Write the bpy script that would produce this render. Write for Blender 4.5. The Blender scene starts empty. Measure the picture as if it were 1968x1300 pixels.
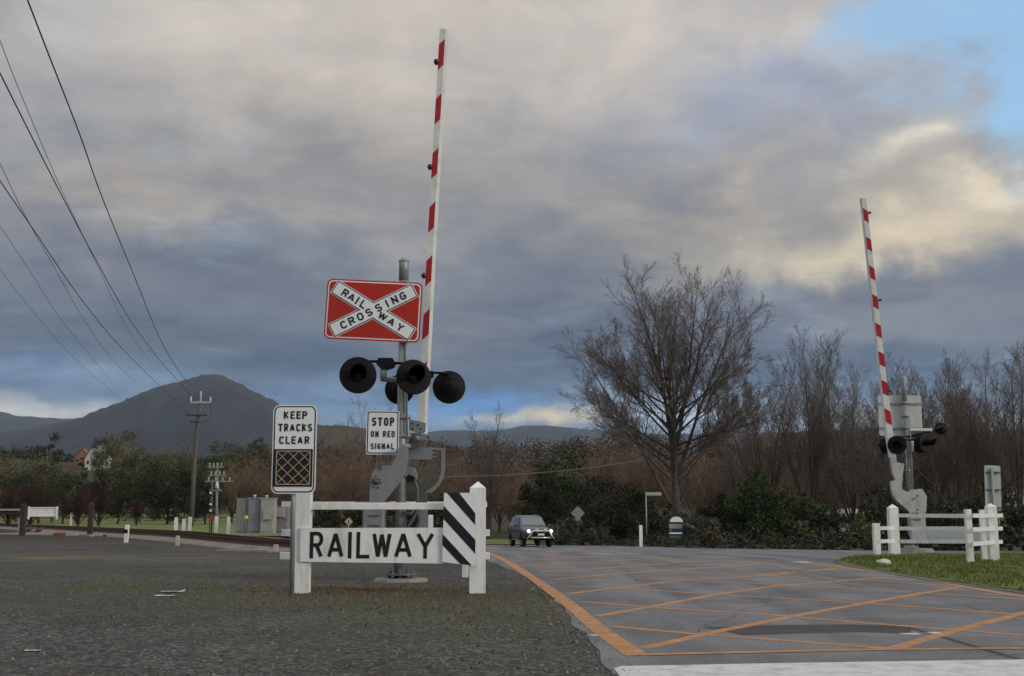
import bpy, math, random
from mathutils import Vector, Matrix
sin, cos, pi, sqrt, exp = math.sin, math.cos, math.pi, math.sqrt, math.exp
SC = bpy.context.scene
COL = SC.collection
# ------------------------------------------------------------------ camera model
F, CX, CY, HOR, CAMZ = 2250.0, 984.0, 650.0, 992.0, 1.0
PITCH = math.atan((HOR - CY) / F)
def ray(px, py):
    u = (px - CX) / F; v = (CY - py) / F
    return Vector((u, cos(PITCH) - v * sin(PITCH), sin(PITCH) + v * cos(PITCH)))
def P(px, py, d):                       # world point seen at that place, d metres ahead
    r = ray(px, py); r = r * (d / r.y)
    return Vector((r.x, r.y, r.z + CAMZ))
def sst(a, b, x):
    t = min(1, max(0, (x - a) / (b - a))); return t * t * (3 - 2 * t)
def gz(x, y):                           # height of the land
    z = -0.75 * sst(22, 75, y) * sst(-16, -2, x)
    z += 20 * sst(185, 400, y)
    if y > 185: z += 3.0 * sst(185, 360, y) * (sin(x * .021 + 1) + sin(x * .013 + y * .012))
    return z
def G(px, py):                          # where a ray meets the land
    r = ray(px, py); k = r.x / r.y; t = r.z / r.y; d = 3.0
    f = lambda q: CAMZ + t * q - gz(k * q, q)
    st = .5
    while f(d) > 0 and d < 900: d += st; st = max(.5, d * .02)
    lo, hi = d - st, d
    for _ in range(40):
        m = (lo + hi) / 2
        if f(m) > 0: lo = m
        else: hi = m
    return Vector((k * hi, hi, gz(k * hi, hi)))

# ------------------------------------------------------------------ mesh helper
class MB:
    def __init__(s): s.v = []; s.f = []; s.m = []; s.sm = []
    def add(s, vs, fs, m=0, smooth=False):
        o = len(s.v); s.v.extend([tuple(a) for a in vs])
        for f in fs: s.f.append([i + o for i in f]); s.m.append(m); s.sm.append(smooth)
    def box(s, c, size, m=0, rot=None):
        hx, hy, hz = size[0] / 2, size[1] / 2, size[2] / 2
        vs = [Vector((x, y, z)) for x in (-hx, hx) for y in (-hy, hy) for z in (-hz, hz)]
        if rot is not None: vs = [rot @ a for a in vs]
        vs = [a + Vector(c) for a in vs]
        s.add(vs, [(0, 1, 3, 2), (4, 6, 7, 5), (0, 4, 5, 1), (2, 3, 7, 6), (0, 2, 6, 4), (1, 5, 7, 3)], m)
    def bbox(s, c, size, m=0, b=.01, rot=None):      # bevelled box (vertical edges + top/bottom chamfer)
        hx, hy, hz = size[0] / 2, size[1] / 2, size[2] / 2
        b = min(b, hx * .9, hy * .9, hz * .9)
        def ringz(z, k):
            x, y = hx - k, hy - k
            return [Vector(q) for q in ((-x + b, -y, z), (x - b, -y, z), (x, -y + b, z), (x, y - b, z), (x - b, y, z), (-x + b, y, z), (-x, y - b, z), (-x, -y + b, z))]
        vs = ringz(-hz, b) + ringz(-hz + b, 0) + ringz(hz - b, 0) + ringz(hz, b)
        if rot is not None: vs = [rot @ a for a in vs]
        vs = [a + Vector(c) for a in vs]
        fs = [list(range(7, -1, -1)), list(range(24, 32))]
        for k in range(3):
            for i in range(8):
                j = (i + 1) % 8; fs.append((k * 8 + i, k * 8 + j, k * 8 + 8 + j, k * 8 + 8 + i))
        s.add(vs, fs, m)
    def tube(s, pts, rad, n=8, m=0, cap=True, smooth=True):
        pts = [Vector(p) for p in pts]
        if not isinstance(rad, (list, tuple)): rad = [rad] * len(pts)
        vs = []; fs = []; pu = None
        for i, p in enumerate(pts):
            a = pts[max(i - 1, 0)]; b = pts[min(i + 1, len(pts) - 1)]
            t = (b - a)
            if t.length < 1e-9: t = Vector((0, 0, 1))
            t.normalize()
            if pu is None:
                u = t.orthogonal().normalized()
            else:
                u = pu - t * pu.dot(t)
                if u.length < 1e-6: u = t.orthogonal()
                u.normalize()
            pu = u; w = t.cross(u)
            for k in range(n):
                an = 2 * pi * k / n
                vs.append(p + (u * cos(an) + w * sin(an)) * rad[i])
        for i in range(len(pts) - 1):
            for k in range(n):
                j = (k + 1) % n
                fs.append((i * n + k, i * n + j, (i + 1) * n + j, (i + 1) * n + k))
        s.add(vs, fs, m, smooth)
        if cap and n > 2:
            o = len(s.v) - len(vs)
            s.f.append([o + k for k in range(n - 1, -1, -1)]); s.m.append(m); s.sm.append(False)
            s.f.append([o + (len(pts) - 1) * n + k for k in range(n)]); s.m.append(m); s.sm.append(False)
    def lathe(s, o, axis, prof, n=24, m=0, smooth=True):   # prof: (radius, distance along the axis)
        o = Vector(o); t = Vector(axis).normalized(); u = t.orthogonal().normalized(); w = t.cross(u)
        vs = []; fs = []
        for r, h in prof:
            for k in range(n):
                an = 2 * pi * k / n
                vs.append(o + t * h + (u * cos(an) + w * sin(an)) * max(r, 1e-4))
        for i in range(len(prof) - 1):
            for k in range(n):
                j = (k + 1) % n
                fs.append((i * n + k, i * n + j, (i + 1) * n + j, (i + 1) * n + k))
        s.add(vs, fs, m, smooth)
    def prism(s, pts, off, m=0):             # outline (list of Vectors) pushed by vector off, capped
        pts = [Vector(p) for p in pts]; n = len(pts); off = Vector(off)
        vs = pts + [p + off for p in pts]
        fs = [list(range(n)), list(range(2 * n - 1, n - 1, -1))]
        for i in range(n):
            j = (i + 1) % n; fs.append((i, n + i, n + j, j))
        s.add(vs, fs, m)
    def build(s, name, mats, parent=None, loc=None):
        me = bpy.data.meshes.new(name)
        base = Vector(loc) if loc is not None else (ABS(parent) if parent is not None else Vector((0, 0, 0)))
        me.from_pydata([(a[0] - base.x, a[1] - base.y, a[2] - base.z) for a in s.v], [], s.f)
        if not isinstance(mats, (list, tuple)): mats = [mats]
        for q in mats: me.materials.append(q)
        me.polygons.foreach_set('material_index', s.m)
        me.polygons.foreach_set('use_smooth', s.sm)
        me.update()
        ob = bpy.data.objects.new(name, me); COL.objects.link(ob)
        if parent is not None:
            ob.parent = parent
            ob.location = base - ABS(parent)
        else: ob.location = base
        return ob
def ABS(o):
    p = Vector((0, 0, 0))
    while o is not None: p = p + o.location; o = o.parent
    return p
def tag(o, label=None, cat=None, group=None, kind=None):
    if label: o['label'] = label
    if cat: o['category'] = cat
    if group: o['group'] = group
    if kind: o['kind'] = kind
    return o
def thing(name, loc, label, cat, group=None):
    o = bpy.data.objects.new(name, None); COL.objects.link(o); o.location = loc
    o.empty_display_size = .2
    return tag(o, label, cat, group)
def dup(root, loc, rotz=0, scale=1, label=None, group=None, sz=None):
    r = root.copy(); COL.objects.link(r); r.location = loc; r.rotation_euler = (0, 0, rotz)
    r.scale = (scale, scale, scale * (sz or 1))
    if label: r['label'] = label
    if group: r['group'] = group
    for ch in list(root.children):
        c = ch.copy(); COL.objects.link(c); c.parent = r
        for g in ch.children:
            d = g.copy(); COL.objects.link(d); d.parent = c
    return r
ORD = ['first', 'second', 'third', 'fourth', 'fifth', 'sixth', 'seventh', 'eighth', 'ninth', 'tenth', 'eleventh', 'twelfth', 'thirteenth', 'fourteenth', 'fifteenth', 'sixteenth', 'seventeenth', 'eighteenth', 'nineteenth', 'twentieth']

# ------------------------------------------------------------------ materials
def mat(name, col, rough=.6, var=.15, scale=8, bump=0, bscale=40, metal=0, dirt=None, dirt_amt=.5, dirt_scale=3, spec=.4, emit=None, island=0, coord='Object', dlo=.48, dhi=.75, streak=None):
    m = bpy.data.materials.new(name); m.use_nodes = True
    nt = m.node_tree; N = nt.nodes; L = nt.links
    b = N['Principled BSDF']
    b.inputs['Roughness'].default_value = rough; b.inputs['Metallic'].default_value = metal
    b.inputs['Specular IOR Level'].default_value = spec
    tc = N.new('ShaderNodeTexCoord')
    no = N.new('ShaderNodeTexNoise'); no.inputs['Scale'].default_value = scale; no.inputs['Detail'].default_value = 6
    L.new(tc.outputs[coord], no.inputs['Vector'])
    r = N.new('ShaderNodeValToRGB')
    r.color_ramp.elements[0].position = .3; r.color_ramp.elements[1].position = .7
    r.color_ramp.elements[0].color = [c * (1 - var) for c in col] + [1]
    r.color_ramp.elements[1].color = [min(1, c * (1 + var)) for c in col] + [1]
    L.new(no.outputs['Fac'], r.inputs['Fac'])
    out = r.outputs['Color']
    if island:
        g = N.new('ShaderNodeNewGeometry'); mr = N.new('ShaderNodeMapRange')
        mr.inputs['To Min'].default_value = 1 - island; mr.inputs['To Max'].default_value = 1 + island
        L.new(g.outputs['Random Per Island'], mr.inputs['Value'])
        mu = N.new('ShaderNodeMix'); mu.data_type = 'RGBA'; mu.blend_type = 'MULTIPLY'; mu.inputs['Factor'].default_value = 1
        L.new(out, mu.inputs['A']); L.new(mr.outputs['Result'], mu.inputs['B']); out = mu.outputs['Result']
    if dirt is not None:
        n2 = N.new('ShaderNodeTexNoise'); n2.inputs['Scale'].default_value = dirt_scale; n2.inputs['Detail'].default_value = 8; n2.inputs['Roughness'].default_value = .65
        if streak:
            mp = N.new('ShaderNodeMapping'); mp.inputs['Scale'].default_value = streak; L.new(tc.outputs[coord], mp.inputs[0]); L.new(mp.outputs[0], n2.inputs['Vector'])
        else: L.new(tc.outputs[coord], n2.inputs['Vector'])
        r2 = N.new('ShaderNodeValToRGB'); r2.color_ramp.elements[0].position = dlo; r2.color_ramp.elements[1].position = dhi
        r2.color_ramp.elements[0].color = (0, 0, 0, 1); r2.color_ramp.elements[1].color = (dirt_amt, dirt_amt, dirt_amt, 1)
        L.new(n2.outputs['Fac'], r2.inputs['Fac'])
        mx = N.new('ShaderNodeMix'); mx.data_type = 'RGBA'
        L.new(r2.outputs['Color'], mx.inputs['Factor']); L.new(out, mx.inputs['A']); mx.inputs['B'].default_value = list(dirt) + [1]
        out = mx.outputs['Result']
    L.new(out, b.inputs['Base Color'])
    if bump:
        n3 = N.new('ShaderNodeTexNoise'); n3.inputs['Scale'].default_value = bscale; n3.inputs['Detail'].default_value = 5
        L.new(tc.outputs[coord], n3.inputs['Vector'])
        bp = N.new('ShaderNodeBump'); bp.inputs['Strength'].default_value = bump; bp.inputs['Distance'].default_value = .02
        L.new(n3.outputs['Fac'], bp.inputs['Height']); L.new(bp.outputs['Normal'], b.inputs['Normal'])
    if emit:
        b.inputs['Emission Color'].default_value = list(emit[:3]) + [1]; b.inputs['Emission Strength'].default_value = emit[3]
    return m
WHITE = mat('white_paint', (.80, .81, .80), .45, .05, 5, .06, 18, dirt=(.40, .37, .31), dirt_amt=.75, dirt_scale=9, streak=(1, 1, .22), dlo=.5, dhi=.78)
SIGNW = mat('sign_white', (.80, .84, .86), .35, .04, 3, dirt=(.5, .5, .47), dirt_amt=.3)
SIGNB = mat('sign_black', (.012, .013, .015), .4, .2)
SIGNR = mat('sign_red', (.45, .022, .009), .35, .08, 4, dirt=(.3, .03, .02), dirt_amt=.4)
STRIPER = mat('boom_red', (.36, .012, .018), .4, .1, 6)
BOOMW = mat('boom_white', (.66, .68, .67), .4, .05, 5, dirt=(.42, .42, .4), dirt_amt=.8, dirt_scale=6)
GALV = mat('galvanised_steel', (.27, .295, .30), .45, .16, 10, .05, 60, metal=.25, dirt=(.26, .22, .18), dirt_amt=.6, dirt_scale=8, streak=(1, 1, .2))
GREYR = mat('light_grey_steel', (.42, .43, .43), .5, .08, 6, .05, 50, dirt=(.22, .19, .15), dirt_amt=.75, dirt_scale=7, streak=(1, 1, .3))
GREY = mat('grey_painted_steel', (.205, .222, .238), .5, .08, 6, .05, 50, dirt=(.22, .19, .15), dirt_amt=.75, dirt_scale=7, streak=(1, 1, .3))
DGREY = mat('dark_grey_steel', (.085, .092, .10), .5, .2, 8)
BLACK = mat('black_paint', (.006, .006, .007), .6, .3, 8, spec=.18)
LENS = mat('red_lens', (.012, .001, .001), .2, .1, spec=.3)
CONC = mat('concrete', (.25, .235, .20), .9, .15, 6, .4, 40, dirt=(.2, .18, .14), dirt_amt=.6)
LATT = mat('grille_tan', (.42, .34, .24), .5, .1)
DARKP = mat('lamp_panel_dark', (.02, .012, .008), .3, .2)
RUST = mat('rusty_steel', (.075, .03, .02), .75, .35, 12, .2, 40)
TIMBER = mat('dark_timber', (.045, .034, .028), .9, .35, 10, .5, 40)
SLEEPER = mat('sleeper_timber', (.09, .075, .06), .9, .3, 9, .4, 30)
POLEW = mat('weathered_pole', (.125, .112, .098), .9, .3, 9, .4, 30)
CABG = mat('cabinet_grey', (.33, .32, .30), .5, .08, 5, dirt=(.22, .2, .17), dirt_amt=.4)
CABB = mat('cabinet_blue_grey', (.20, .21, .235), .5, .08, 5)
YEL = mat('sign_yellow', (.62, .66, .04), .4, .05)
ORANGE = mat('line_worn_orange', (.43, .20, .075), .8, .22, 5, .2, 90, dirt=(.14, .115, .095), dirt_amt=.95, dirt_scale=9, dlo=.45, dhi=.74)
LINEW = mat('line_white', (.58, .59, .60), .75, .1, 5, .15, 80, dirt=(.22, .22, .225), dirt_amt=.85, dirt_scale=5, dlo=.44, dhi=.72)
LINEOLD = mat('line_faded_white', (.50, .50, .50), .8, .2, 3, dirt=(.13, .13, .135), dirt_amt=1, dirt_scale=4)
TAR = mat('tar_patch', (.045, .046, .050), .95, .25, 3, .2, 80)
WIRE = mat('black_cable', (.02, .02, .022), .5, .1)
CERAM = mat('ceramic', (.62, .64, .66), .25, .05)

# ------------------------------------------------------------------ lettering: strokes on a unit box
def arc(cx, cy, rx, ry, a0, a1, n=12):
    return [(cx + rx * cos(math.radians(a0 + (a1 - a0) * i / n)), cy + ry * sin(math.radians(a0 + (a1 - a0) * i / n))) for i in range(n + 1)]
GL = {
 'R': [[(0, 0), (0, 1)], [(0, 1)] + arc(.6, .75, .4, .25, 90, -90, 9) + [(.05, .5)], [(.5, .5), (1, 0)]],
 'P': [[(0, 0), (0, 1)], [(0, 1)] + arc(.6, .73, .4, .27, 90, -90, 9) + [(0, .46)]],
 'A': [[(0, 0), (.5, 1)], [(.5, 1), (1, 0)], [(.2, .3), (.8, .3)]],
 'I': [[(.5, 0), (.5, 1)]],
 'L': [[(0, 1), (0, 0), (1, 0)]],
 'W': [[(0, 1), (.25, 0)], [(.25, 0), (.5, .97)], [(.5, .97), (.75, 0)], [(.75, 0), (1, 1)]],
 'Y': [[(0, 1), (.5, .45)], [(.5, .45), (1, 1)], [(.5, .5), (.5, 0)]],
 'C': [arc(.5, .72, .5, .28, 15, 180, 9) + arc(.5, .28, .5, .28, 180, 345, 9)],
 'O': [arc(.5, .7, .5, .3, 0, 180, 10) + arc(.5, .3, .5, .3, 180, 360, 10) + [(1, .7)]],
 'S': [arc(.5, .75, .5, .25, 20, 250, 12) + arc(.5, .26, .5, .26, 70, -160, 12)],
 'G': [arc(.5, .72, .5, .28, 15, 180, 9) + arc(.5, .28, .5, .28, 180, 360, 9) + [(1, .45), (.55, .45)]],
 'N': [[(0, 0), (0, 1)], [(.03, .97), (.97, .03)], [(1, 0), (1, 1)]],
 'K': [[(0, 0), (0, 1)], [(1, 1), (0, .38)], [(.32, .58), (1, 0)]],
 'E': [[(1, 1), (0, 1), (0, 0), (1, 0)], [(0, .52), (.85, .52)]],
 'T': [[(0, 1), (1, 1)], [(.5, 1), (.5, 0)]],
 'D': [[(0, 0), (0, 1)] + arc(.45, .65, .55, .35, 90, 0, 7) + arc(.45, .35, .55, .35, 0, -90, 7) + [(0, 0)]],
}
GW = {'I': .22, 'W': .85, 'A': .68, 'Y': .68, 'L': .52, 'E': .52, 'T': .62, 'K': .62}
class Frame:
    def __init__(s, o, ux, uy):
        s.o = Vector(o); s.ux = Vector(ux).normalized(); s.uy = Vector(uy); s.uy = (s.uy - s.ux * s.uy.dot(s.ux)).normalized()
        s.n = s.ux.cross(s.uy)
    def at(s, x, y, h=0): return s.o + s.ux * x + s.uy * y + s.n * h
    def turned(s, a, x=0, y=0):
        return Frame(s.at(x, y), s.ux * cos(a) + s.uy * sin(a), s.uy * cos(a) - s.ux * sin(a))
def stroke(mb, fr, pts, t, h, m=0):
    n = len(pts); pts = [Vector((a[0], a[1])) for a in pts]
    L_ = []; R_ = []
    for i in range(n):
        d0 = (pts[i] - pts[i - 1]).normalized() if i > 0 else None
        d1 = (pts[i + 1] - pts[i]).normalized() if i < n - 1 else None
        if d0 is None: d0 = d1
        if d1 is None: d1 = d0
        n0 = Vector((-d0.y, d0.x)); n1 = Vector((-d1.y, d1.x))
        mm = n0 + n1
        if mm.length < .2: mm = n0
        mm.normalize(); k = 1 / max(.72, mm.dot(n0))
        L_.append(pts[i] + mm * k * t / 2); R_.append(pts[i] - mm * k * t / 2)
    vs = [fr.at(a.x, a.y, h) for a in L_] + [fr.at(a.x, a.y, h) for a in R_]
    mb.add(vs, [(n + i, n + i + 1, i + 1, i) for i in range(n - 1)], m)
def glyph(mb, fr, ch, x, y, w, hgt, t, h):
    for i, st in enumerate(GL[ch]):
        pts = [(x + t / 2 + a * (w - t), y + t / 2 + b * (hgt - t)) for a, b in st]
        for e, f in ((0, 1), (-1, -2)):                      # square caps where a stroke ends upright or level
            dx, dy = pts[e][0] - pts[f][0], pts[e][1] - pts[f][1]; q = sqrt(dx * dx + dy * dy)
            if pts[0] != pts[-1] and (abs(dx) < 1e-6 or abs(dy) < 1e-6): pts[e] = (pts[e][0] + dx / q * t * .5, pts[e][1] + dy / q * t * .5)
        stroke(mb, fr, pts, t, h + i * .0006)
def word(mb, fr, txt, cx, y, width, hgt, t, h):
    ws = [0.0 if c == ' ' else GW.get(c, .6) for c in txt]
    gap = .2; tot = sum(.35 if c == ' ' else w for c, w in zip(txt, ws)) + gap * (len(txt) - 1)
    k = width / tot; x = cx - width / 2
    for c, w in zip(txt, ws):
        if c == ' ': x += (.35 + gap) * k; continue
        glyph(mb, fr, c, x, y, w * k, hgt, t, h); x += (w + gap) * k
def rrect(w, h, r, n=5):
    pts = []
    for cx, cy, a0 in ((w / 2 - r, h / 2 - r, 0), (-w / 2 + r, h / 2 - r, 90), (-w / 2 + r, -h / 2 + r, 180), (w / 2 - r, -h / 2 + r, 270)):
        pts += arc(cx, cy, r, r, a0, a0 + 90, n)
    return pts
def flat(mb, fr, pts, h, m): mb.add([fr.at(x, y, h) for x, y in pts], [list(range(len(pts)))], m)
def slab(mb, fr, pts, h0, h1, m): mb.prism([fr.at(x, y, h1) for x, y in pts], fr.n * (h0 - h1), m)

# ------------------------------------------------------------------ world: evening sky under broken cloud
SUN_EL, SUN_AZ = math.radians(14), math.radians(118)       # azimuth clockwise from +Y (to the right and behind)
W = bpy.data.worlds.new('World'); SC.world = W; W.use_nodes = True
nt = W.node_tree; N = nt.nodes; L = nt.links; N.clear()
def nd(t, **k):
    n = N.new(t)
    for a, b in k.items(): setattr(n, a, b)
    return n
def mth(op, a, b=None, c=None):
    n = nd('ShaderNodeMath', operation=op)
    for i, q in enumerate((a, b, c)):
        if q is None: continue
        if isinstance(q, (int, float)): n.inputs[i].default_value = q
        else: L.new(q, n.inputs[i])
    return n.outputs[0]
tc = nd('ShaderNodeTexCoord'); sp = nd('ShaderNodeSeparateXYZ'); L.new(tc.outputs['Generated'], sp.inputs[0])
X, Y, Z = sp.outputs
AZ = mth('MULTIPLY', mth('ARCTAN2', X, Y), 57.2958)
EL = mth('MULTIPLY', mth('ARCSINE', Z), 57.2958)
zc = mth('ADD', mth('MAXIMUM', Z, 0.0), .13)
cb = nd('ShaderNodeCombineXYZ'); L.new(mth('DIVIDE', X, zc), cb.inputs[0]); L.new(mth('DIVIDE', Y, zc), cb.inputs[1])
def noise(vec, scale, detail=6, rough=.55, dist=0, off=0):
    mp = nd('ShaderNodeMapping'); mp.inputs['Location'].default_value = (off, off * .7, off * .3); L.new(vec, mp.inputs[0])
    n = nd('ShaderNodeTexNoise'); n.inputs['Scale'].default_value = scale; n.inputs['Detail'].default_value = detail
    n.inputs['Roughness'].default_value = rough; n.inputs['Distortion'].default_value = dist
    L.new(mp.outputs[0], n.inputs['Vector']); return n.outputs['Fac']
n1 = noise(cb.outputs[0], .9, 6, .5, .3, 3.1)
n2 = noise(cb.outputs[0], 2.2, 7, .55, .4, 7.7)
n3 = noise(tc.outputs['Generated'], 7, 6, .55, .3, 1.3)
n4 = noise(tc.outputs['Generated'], 9, 6, .55, .3, 5.9)
AZW = mth('ADD', AZ, mth('MULTIPLY', mth('SUBTRACT', n3, .5), 14))
ELW = mth('ADD', EL, mth('MULTIPLY', mth('MULTIPLY', mth('SUBTRACT', n4, .5), 9), mth('MINIMUM', mth('MAXIMUM', mth('DIVIDE', EL, 14), 0.12), 1)))
def lobe(a0, e0, sa, se):
    da = mth('DIVIDE', mth('SUBTRACT', AZW, a0), sa); de = mth('DIVIDE', mth('SUBTRACT', ELW, e0), se)
    q = mth('ADD', mth('MULTIPLY', da, da), mth('MULTIPLY', de, de))
    return mth('EXPONENT', mth('MULTIPLY', q, -1))
def s2l(c): return tuple(((v / 255) / 12.92 if v <= 10 else ((v / 255 + .055) / 1.055) ** 2.4) for v in c)
def mixc(f, a, b):
    n = nd('ShaderNodeMix', data_type='RGBA')
    if isinstance(f, (int, float)): n.inputs['Factor'].default_value = f
    else: L.new(f, n.inputs['Factor'])
    for q, s in ((a, 'A'), (b, 'B')):
        if isinstance(q, tuple): n.inputs[s].default_value = tuple(q[:3]) + (1,)
        else: L.new(q, n.inputs[s])
    return n.outputs['Result']
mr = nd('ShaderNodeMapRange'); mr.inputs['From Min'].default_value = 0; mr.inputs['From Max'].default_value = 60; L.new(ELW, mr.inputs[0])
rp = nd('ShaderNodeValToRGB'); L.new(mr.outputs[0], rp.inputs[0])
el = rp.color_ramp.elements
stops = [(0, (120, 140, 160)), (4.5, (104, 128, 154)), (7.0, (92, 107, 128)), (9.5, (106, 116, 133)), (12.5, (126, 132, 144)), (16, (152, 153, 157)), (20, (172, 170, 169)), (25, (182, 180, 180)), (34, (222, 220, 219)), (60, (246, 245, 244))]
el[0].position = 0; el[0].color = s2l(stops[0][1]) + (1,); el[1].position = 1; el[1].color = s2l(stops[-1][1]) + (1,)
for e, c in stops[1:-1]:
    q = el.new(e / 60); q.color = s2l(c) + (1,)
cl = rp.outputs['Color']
# light and dark of the cloud deck
n5 = noise(cb.outputs[0], 4.6, 6, .6, .5, 11.2)
n6 = noise(tc.outputs['Generated'], 3.2, 6, .6, .4, 2.2)
sh = nd('ShaderNodeMapRange'); sh.inputs['From Min'].default_value = .385; sh.inputs['From Max'].default_value = .615; sh.clamp = False
sh.inputs['To Min'].default_value = 0; sh.inputs['To Max'].default_value = 1
L.new(mth('ADD', mth('MULTIPLY', n1, .26), mth('ADD', mth('MULTIPLY', n2, .32), mth('ADD', mth('MULTIPLY', n5, .26), mth('MULTIPLY', n6, .16)))), sh.inputs[0])
tint = mixc(sh.outputs[0], (.68, .75, .86), (1.50, 1.42, 1.28))
def mulc(a):
    mu = nd('ShaderNodeMix', data_type='RGBA', blend_type='MULTIPLY'); mu.inputs['Factor'].default_value = 1
    L.new(a, mu.inputs['A']); L.new(tint, mu.inputs['B']); return mu.outputs['Result']
def LB(px, py, sx, sy, col, amt, src):   # a patch of cloud colour round one direction of the sky
    r = ray(px, py).normalized()
    a = math.degrees(math.atan2(r.x, r.y)); e = math.degrees(math.asin(r.z))
    f = mth('MULTIPLY', lobe(a, e, sx / 2250 * 57.3, sy / 2250 * 57.3), amt)
    return mixc(f, src, s2l(col) if isinstance(col[0], int) else col)
LOBES = [
 (950, 60, 560, 150, (196, 187, 178), .6), (520, 170, 330, 110, (182, 175, 166), .55),
 (330, 420, 300, 50, (178, 168, 156), .6), (80, 470, 150, 60, (150, 146, 146), .4),
 (150, 120, 200, 90, (156, 156, 164), .5), (700, 330, 330, 90, (140, 136, 134), .5),
 (1250, 330, 300, 120, (128, 131, 140), .6), (1480, 190, 240, 120, (134, 148, 176), .75),
 (1400, 430, 380, 60, (186, 174, 156), .6), (1720, 470, 340, 40, (222, 207, 180), .9),
 (1900, 380, 170, 45, (236, 222, 194), .85), (1740, 285, 90, 38, (228, 220, 202), .75), (1640, 330, 60, 40, (206, 196, 178), .5),
 (1600, 600, 330, 50, (122, 126, 138), .6), (1080, 500, 260, 60, (112, 118, 130), .5),
 (600, 570, 420, 60, (100, 108, 122), .65), (1150, 600, 300, 40, (104, 112, 126), .55), (760, 640, 260, 26, (120, 122, 130), .5), (200, 640, 330, 40, (102, 112, 126), .6),
 (470, 690, 180, 36, (82, 98, 118), .7), (1100, 700, 260, 40, (86, 100, 120), .7),
 (100, 712, 230, 26, (128, 152, 180), .85), (60, 785, 180, 24, (196, 198, 196), .95), (260, 752, 150, 22, (136, 158, 182), .8),
 (580, 765, 140, 30, (112, 138, 170), .75), (890, 785, 190, 28, (104, 156, 210), .95), (1110, 808, 100, 15, (240, 218, 172), 1.0), (950, 815, 90, 9, (210, 204, 190), .9),
 (1400, 795, 200, 30, (168, 190, 214), .85), (1800, 805, 320, 26, (184, 192, 202), .85), (1800, 620, 300, 36, (126, 132, 146), .5)]
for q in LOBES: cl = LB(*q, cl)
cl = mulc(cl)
sky = nd('ShaderNodeTexSky', sky_type='NISHITA'); sky.sun_disc = False
sky.sun_elevation = SUN_EL; sky.sun_rotation = SUN_AZ; sky.air_density = 1.2; sky.dust_density = 1.5
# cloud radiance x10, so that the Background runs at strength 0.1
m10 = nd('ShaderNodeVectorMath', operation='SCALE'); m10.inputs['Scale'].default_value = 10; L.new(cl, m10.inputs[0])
def hole(px, py, sx, sy):
    r = ray(px, py).normalized(); a = math.degrees(math.atan2(r.x, r.y)); e = math.degrees(math.asin(r.z))
    return lobe(a, e, sx / 2250 * 57.3, sy / 2250 * 57.3)
hl = mth('MINIMUM', mth('ADD', mth('ADD', hole(1870, 70, 230, 120), mth('MULTIPLY', hole(1690, 20, 130, 60), .7)), hole(2060, 150, 150, 130)), 1.0)
hs = nd('ShaderNodeMapRange', interpolation_type='SMOOTHSTEP'); hs.inputs['From Min'].default_value = .05; hs.inputs['From Max'].default_value = 1.15
L.new(mth('ADD', hl, mth('MULTIPLY', mth('SUBTRACT', mth('ADD', mth('MULTIPLY', n5, .5), mth('MULTIPLY', n3, .5)), .5), 2.2)), hs.inputs[0]); hl = hs.outputs[0]
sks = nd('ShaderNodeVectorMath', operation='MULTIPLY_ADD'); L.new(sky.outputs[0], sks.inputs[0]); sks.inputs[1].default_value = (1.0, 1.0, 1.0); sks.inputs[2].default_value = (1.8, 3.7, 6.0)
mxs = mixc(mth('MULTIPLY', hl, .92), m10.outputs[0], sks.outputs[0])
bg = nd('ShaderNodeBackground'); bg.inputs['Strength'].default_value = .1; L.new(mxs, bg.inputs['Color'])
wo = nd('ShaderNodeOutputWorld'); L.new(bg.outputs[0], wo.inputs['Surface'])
# sun, weak and soft behind the cloud
sl = bpy.data.lights.new('sun', 'SUN'); sl.energy = 1.5; sl.angle = math.radians(14); sl.color = (1, .9, .76)
so = bpy.data.objects.new('sun', sl); COL.objects.link(so)
sd = Vector((sin(SUN_AZ) * cos(SUN_EL), cos(SUN_AZ) * cos(SUN_EL), sin(SUN_EL)))
so.rotation_euler = sd.to_track_quat('Z', 'Y').to_euler(); so.location = (30, -20, 40)
# camera
cd = bpy.data.cameras.new('camera'); co = bpy.data.objects.new('camera', cd); COL.objects.link(co)
co.location = (0, 0, CAMZ); co.rotation_euler = (pi / 2 + PITCH, 0, 0)
cd.sensor_width = 36; cd.lens = F / 1968 * 36; cd.clip_start = .05; cd.clip_end = 30000
SC.camera = co
vs_ = SC.view_settings; vs_.view_transform = 'Standard'; vs_.look = 'None'; vs_.exposure = 0; vs_.gamma = 1; vs_.use_curve_mapping = False
SC.cycles.use_denoising = True
SC.cycles.max_bounces = 6; SC.cycles.volume_bounces = 0; SC.cycles.transparent_max_bounces = 8
# ------------------------------------------------------------------ ground
rng = random.Random(7)
def interp(tab, v):
    if v <= tab[0][0]: return tab[0][1]
    for (a, b), (c, d) in zip(tab, tab[1:]):
        if v <= c: return b + (d - b) * (v - a) / (c - a)
    return tab[-1][1]
XL = [(2, .78), (7.8, .66), (10.56, .6), (15.2, .51), (19.9, .22), (27, -.53), (38, -1.6), (46, -3.5), (55, -12), (66, -30), (76, -30)]
XR = [(2, 6.8), (15.2, 6.65), (18.75, 6.5), (23, 6.7), (26.8, 7.17), (28.8, 7.9), (31, 9), (33, 11.5), (35, 16), (37, 24), (38, 40), (39.5, 40), (41, 16), (46, 13.5), (52, 12), (58, 9.5), (64, 8), (70, 5), (73, -6), (76, -28)]
TC0, TD, TN = Vector((-8, 42, 0)), Vector((-.5, .866, 0)).normalized(), Vector((.866, .5, 0)).normalized()   # railway centre line

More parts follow.
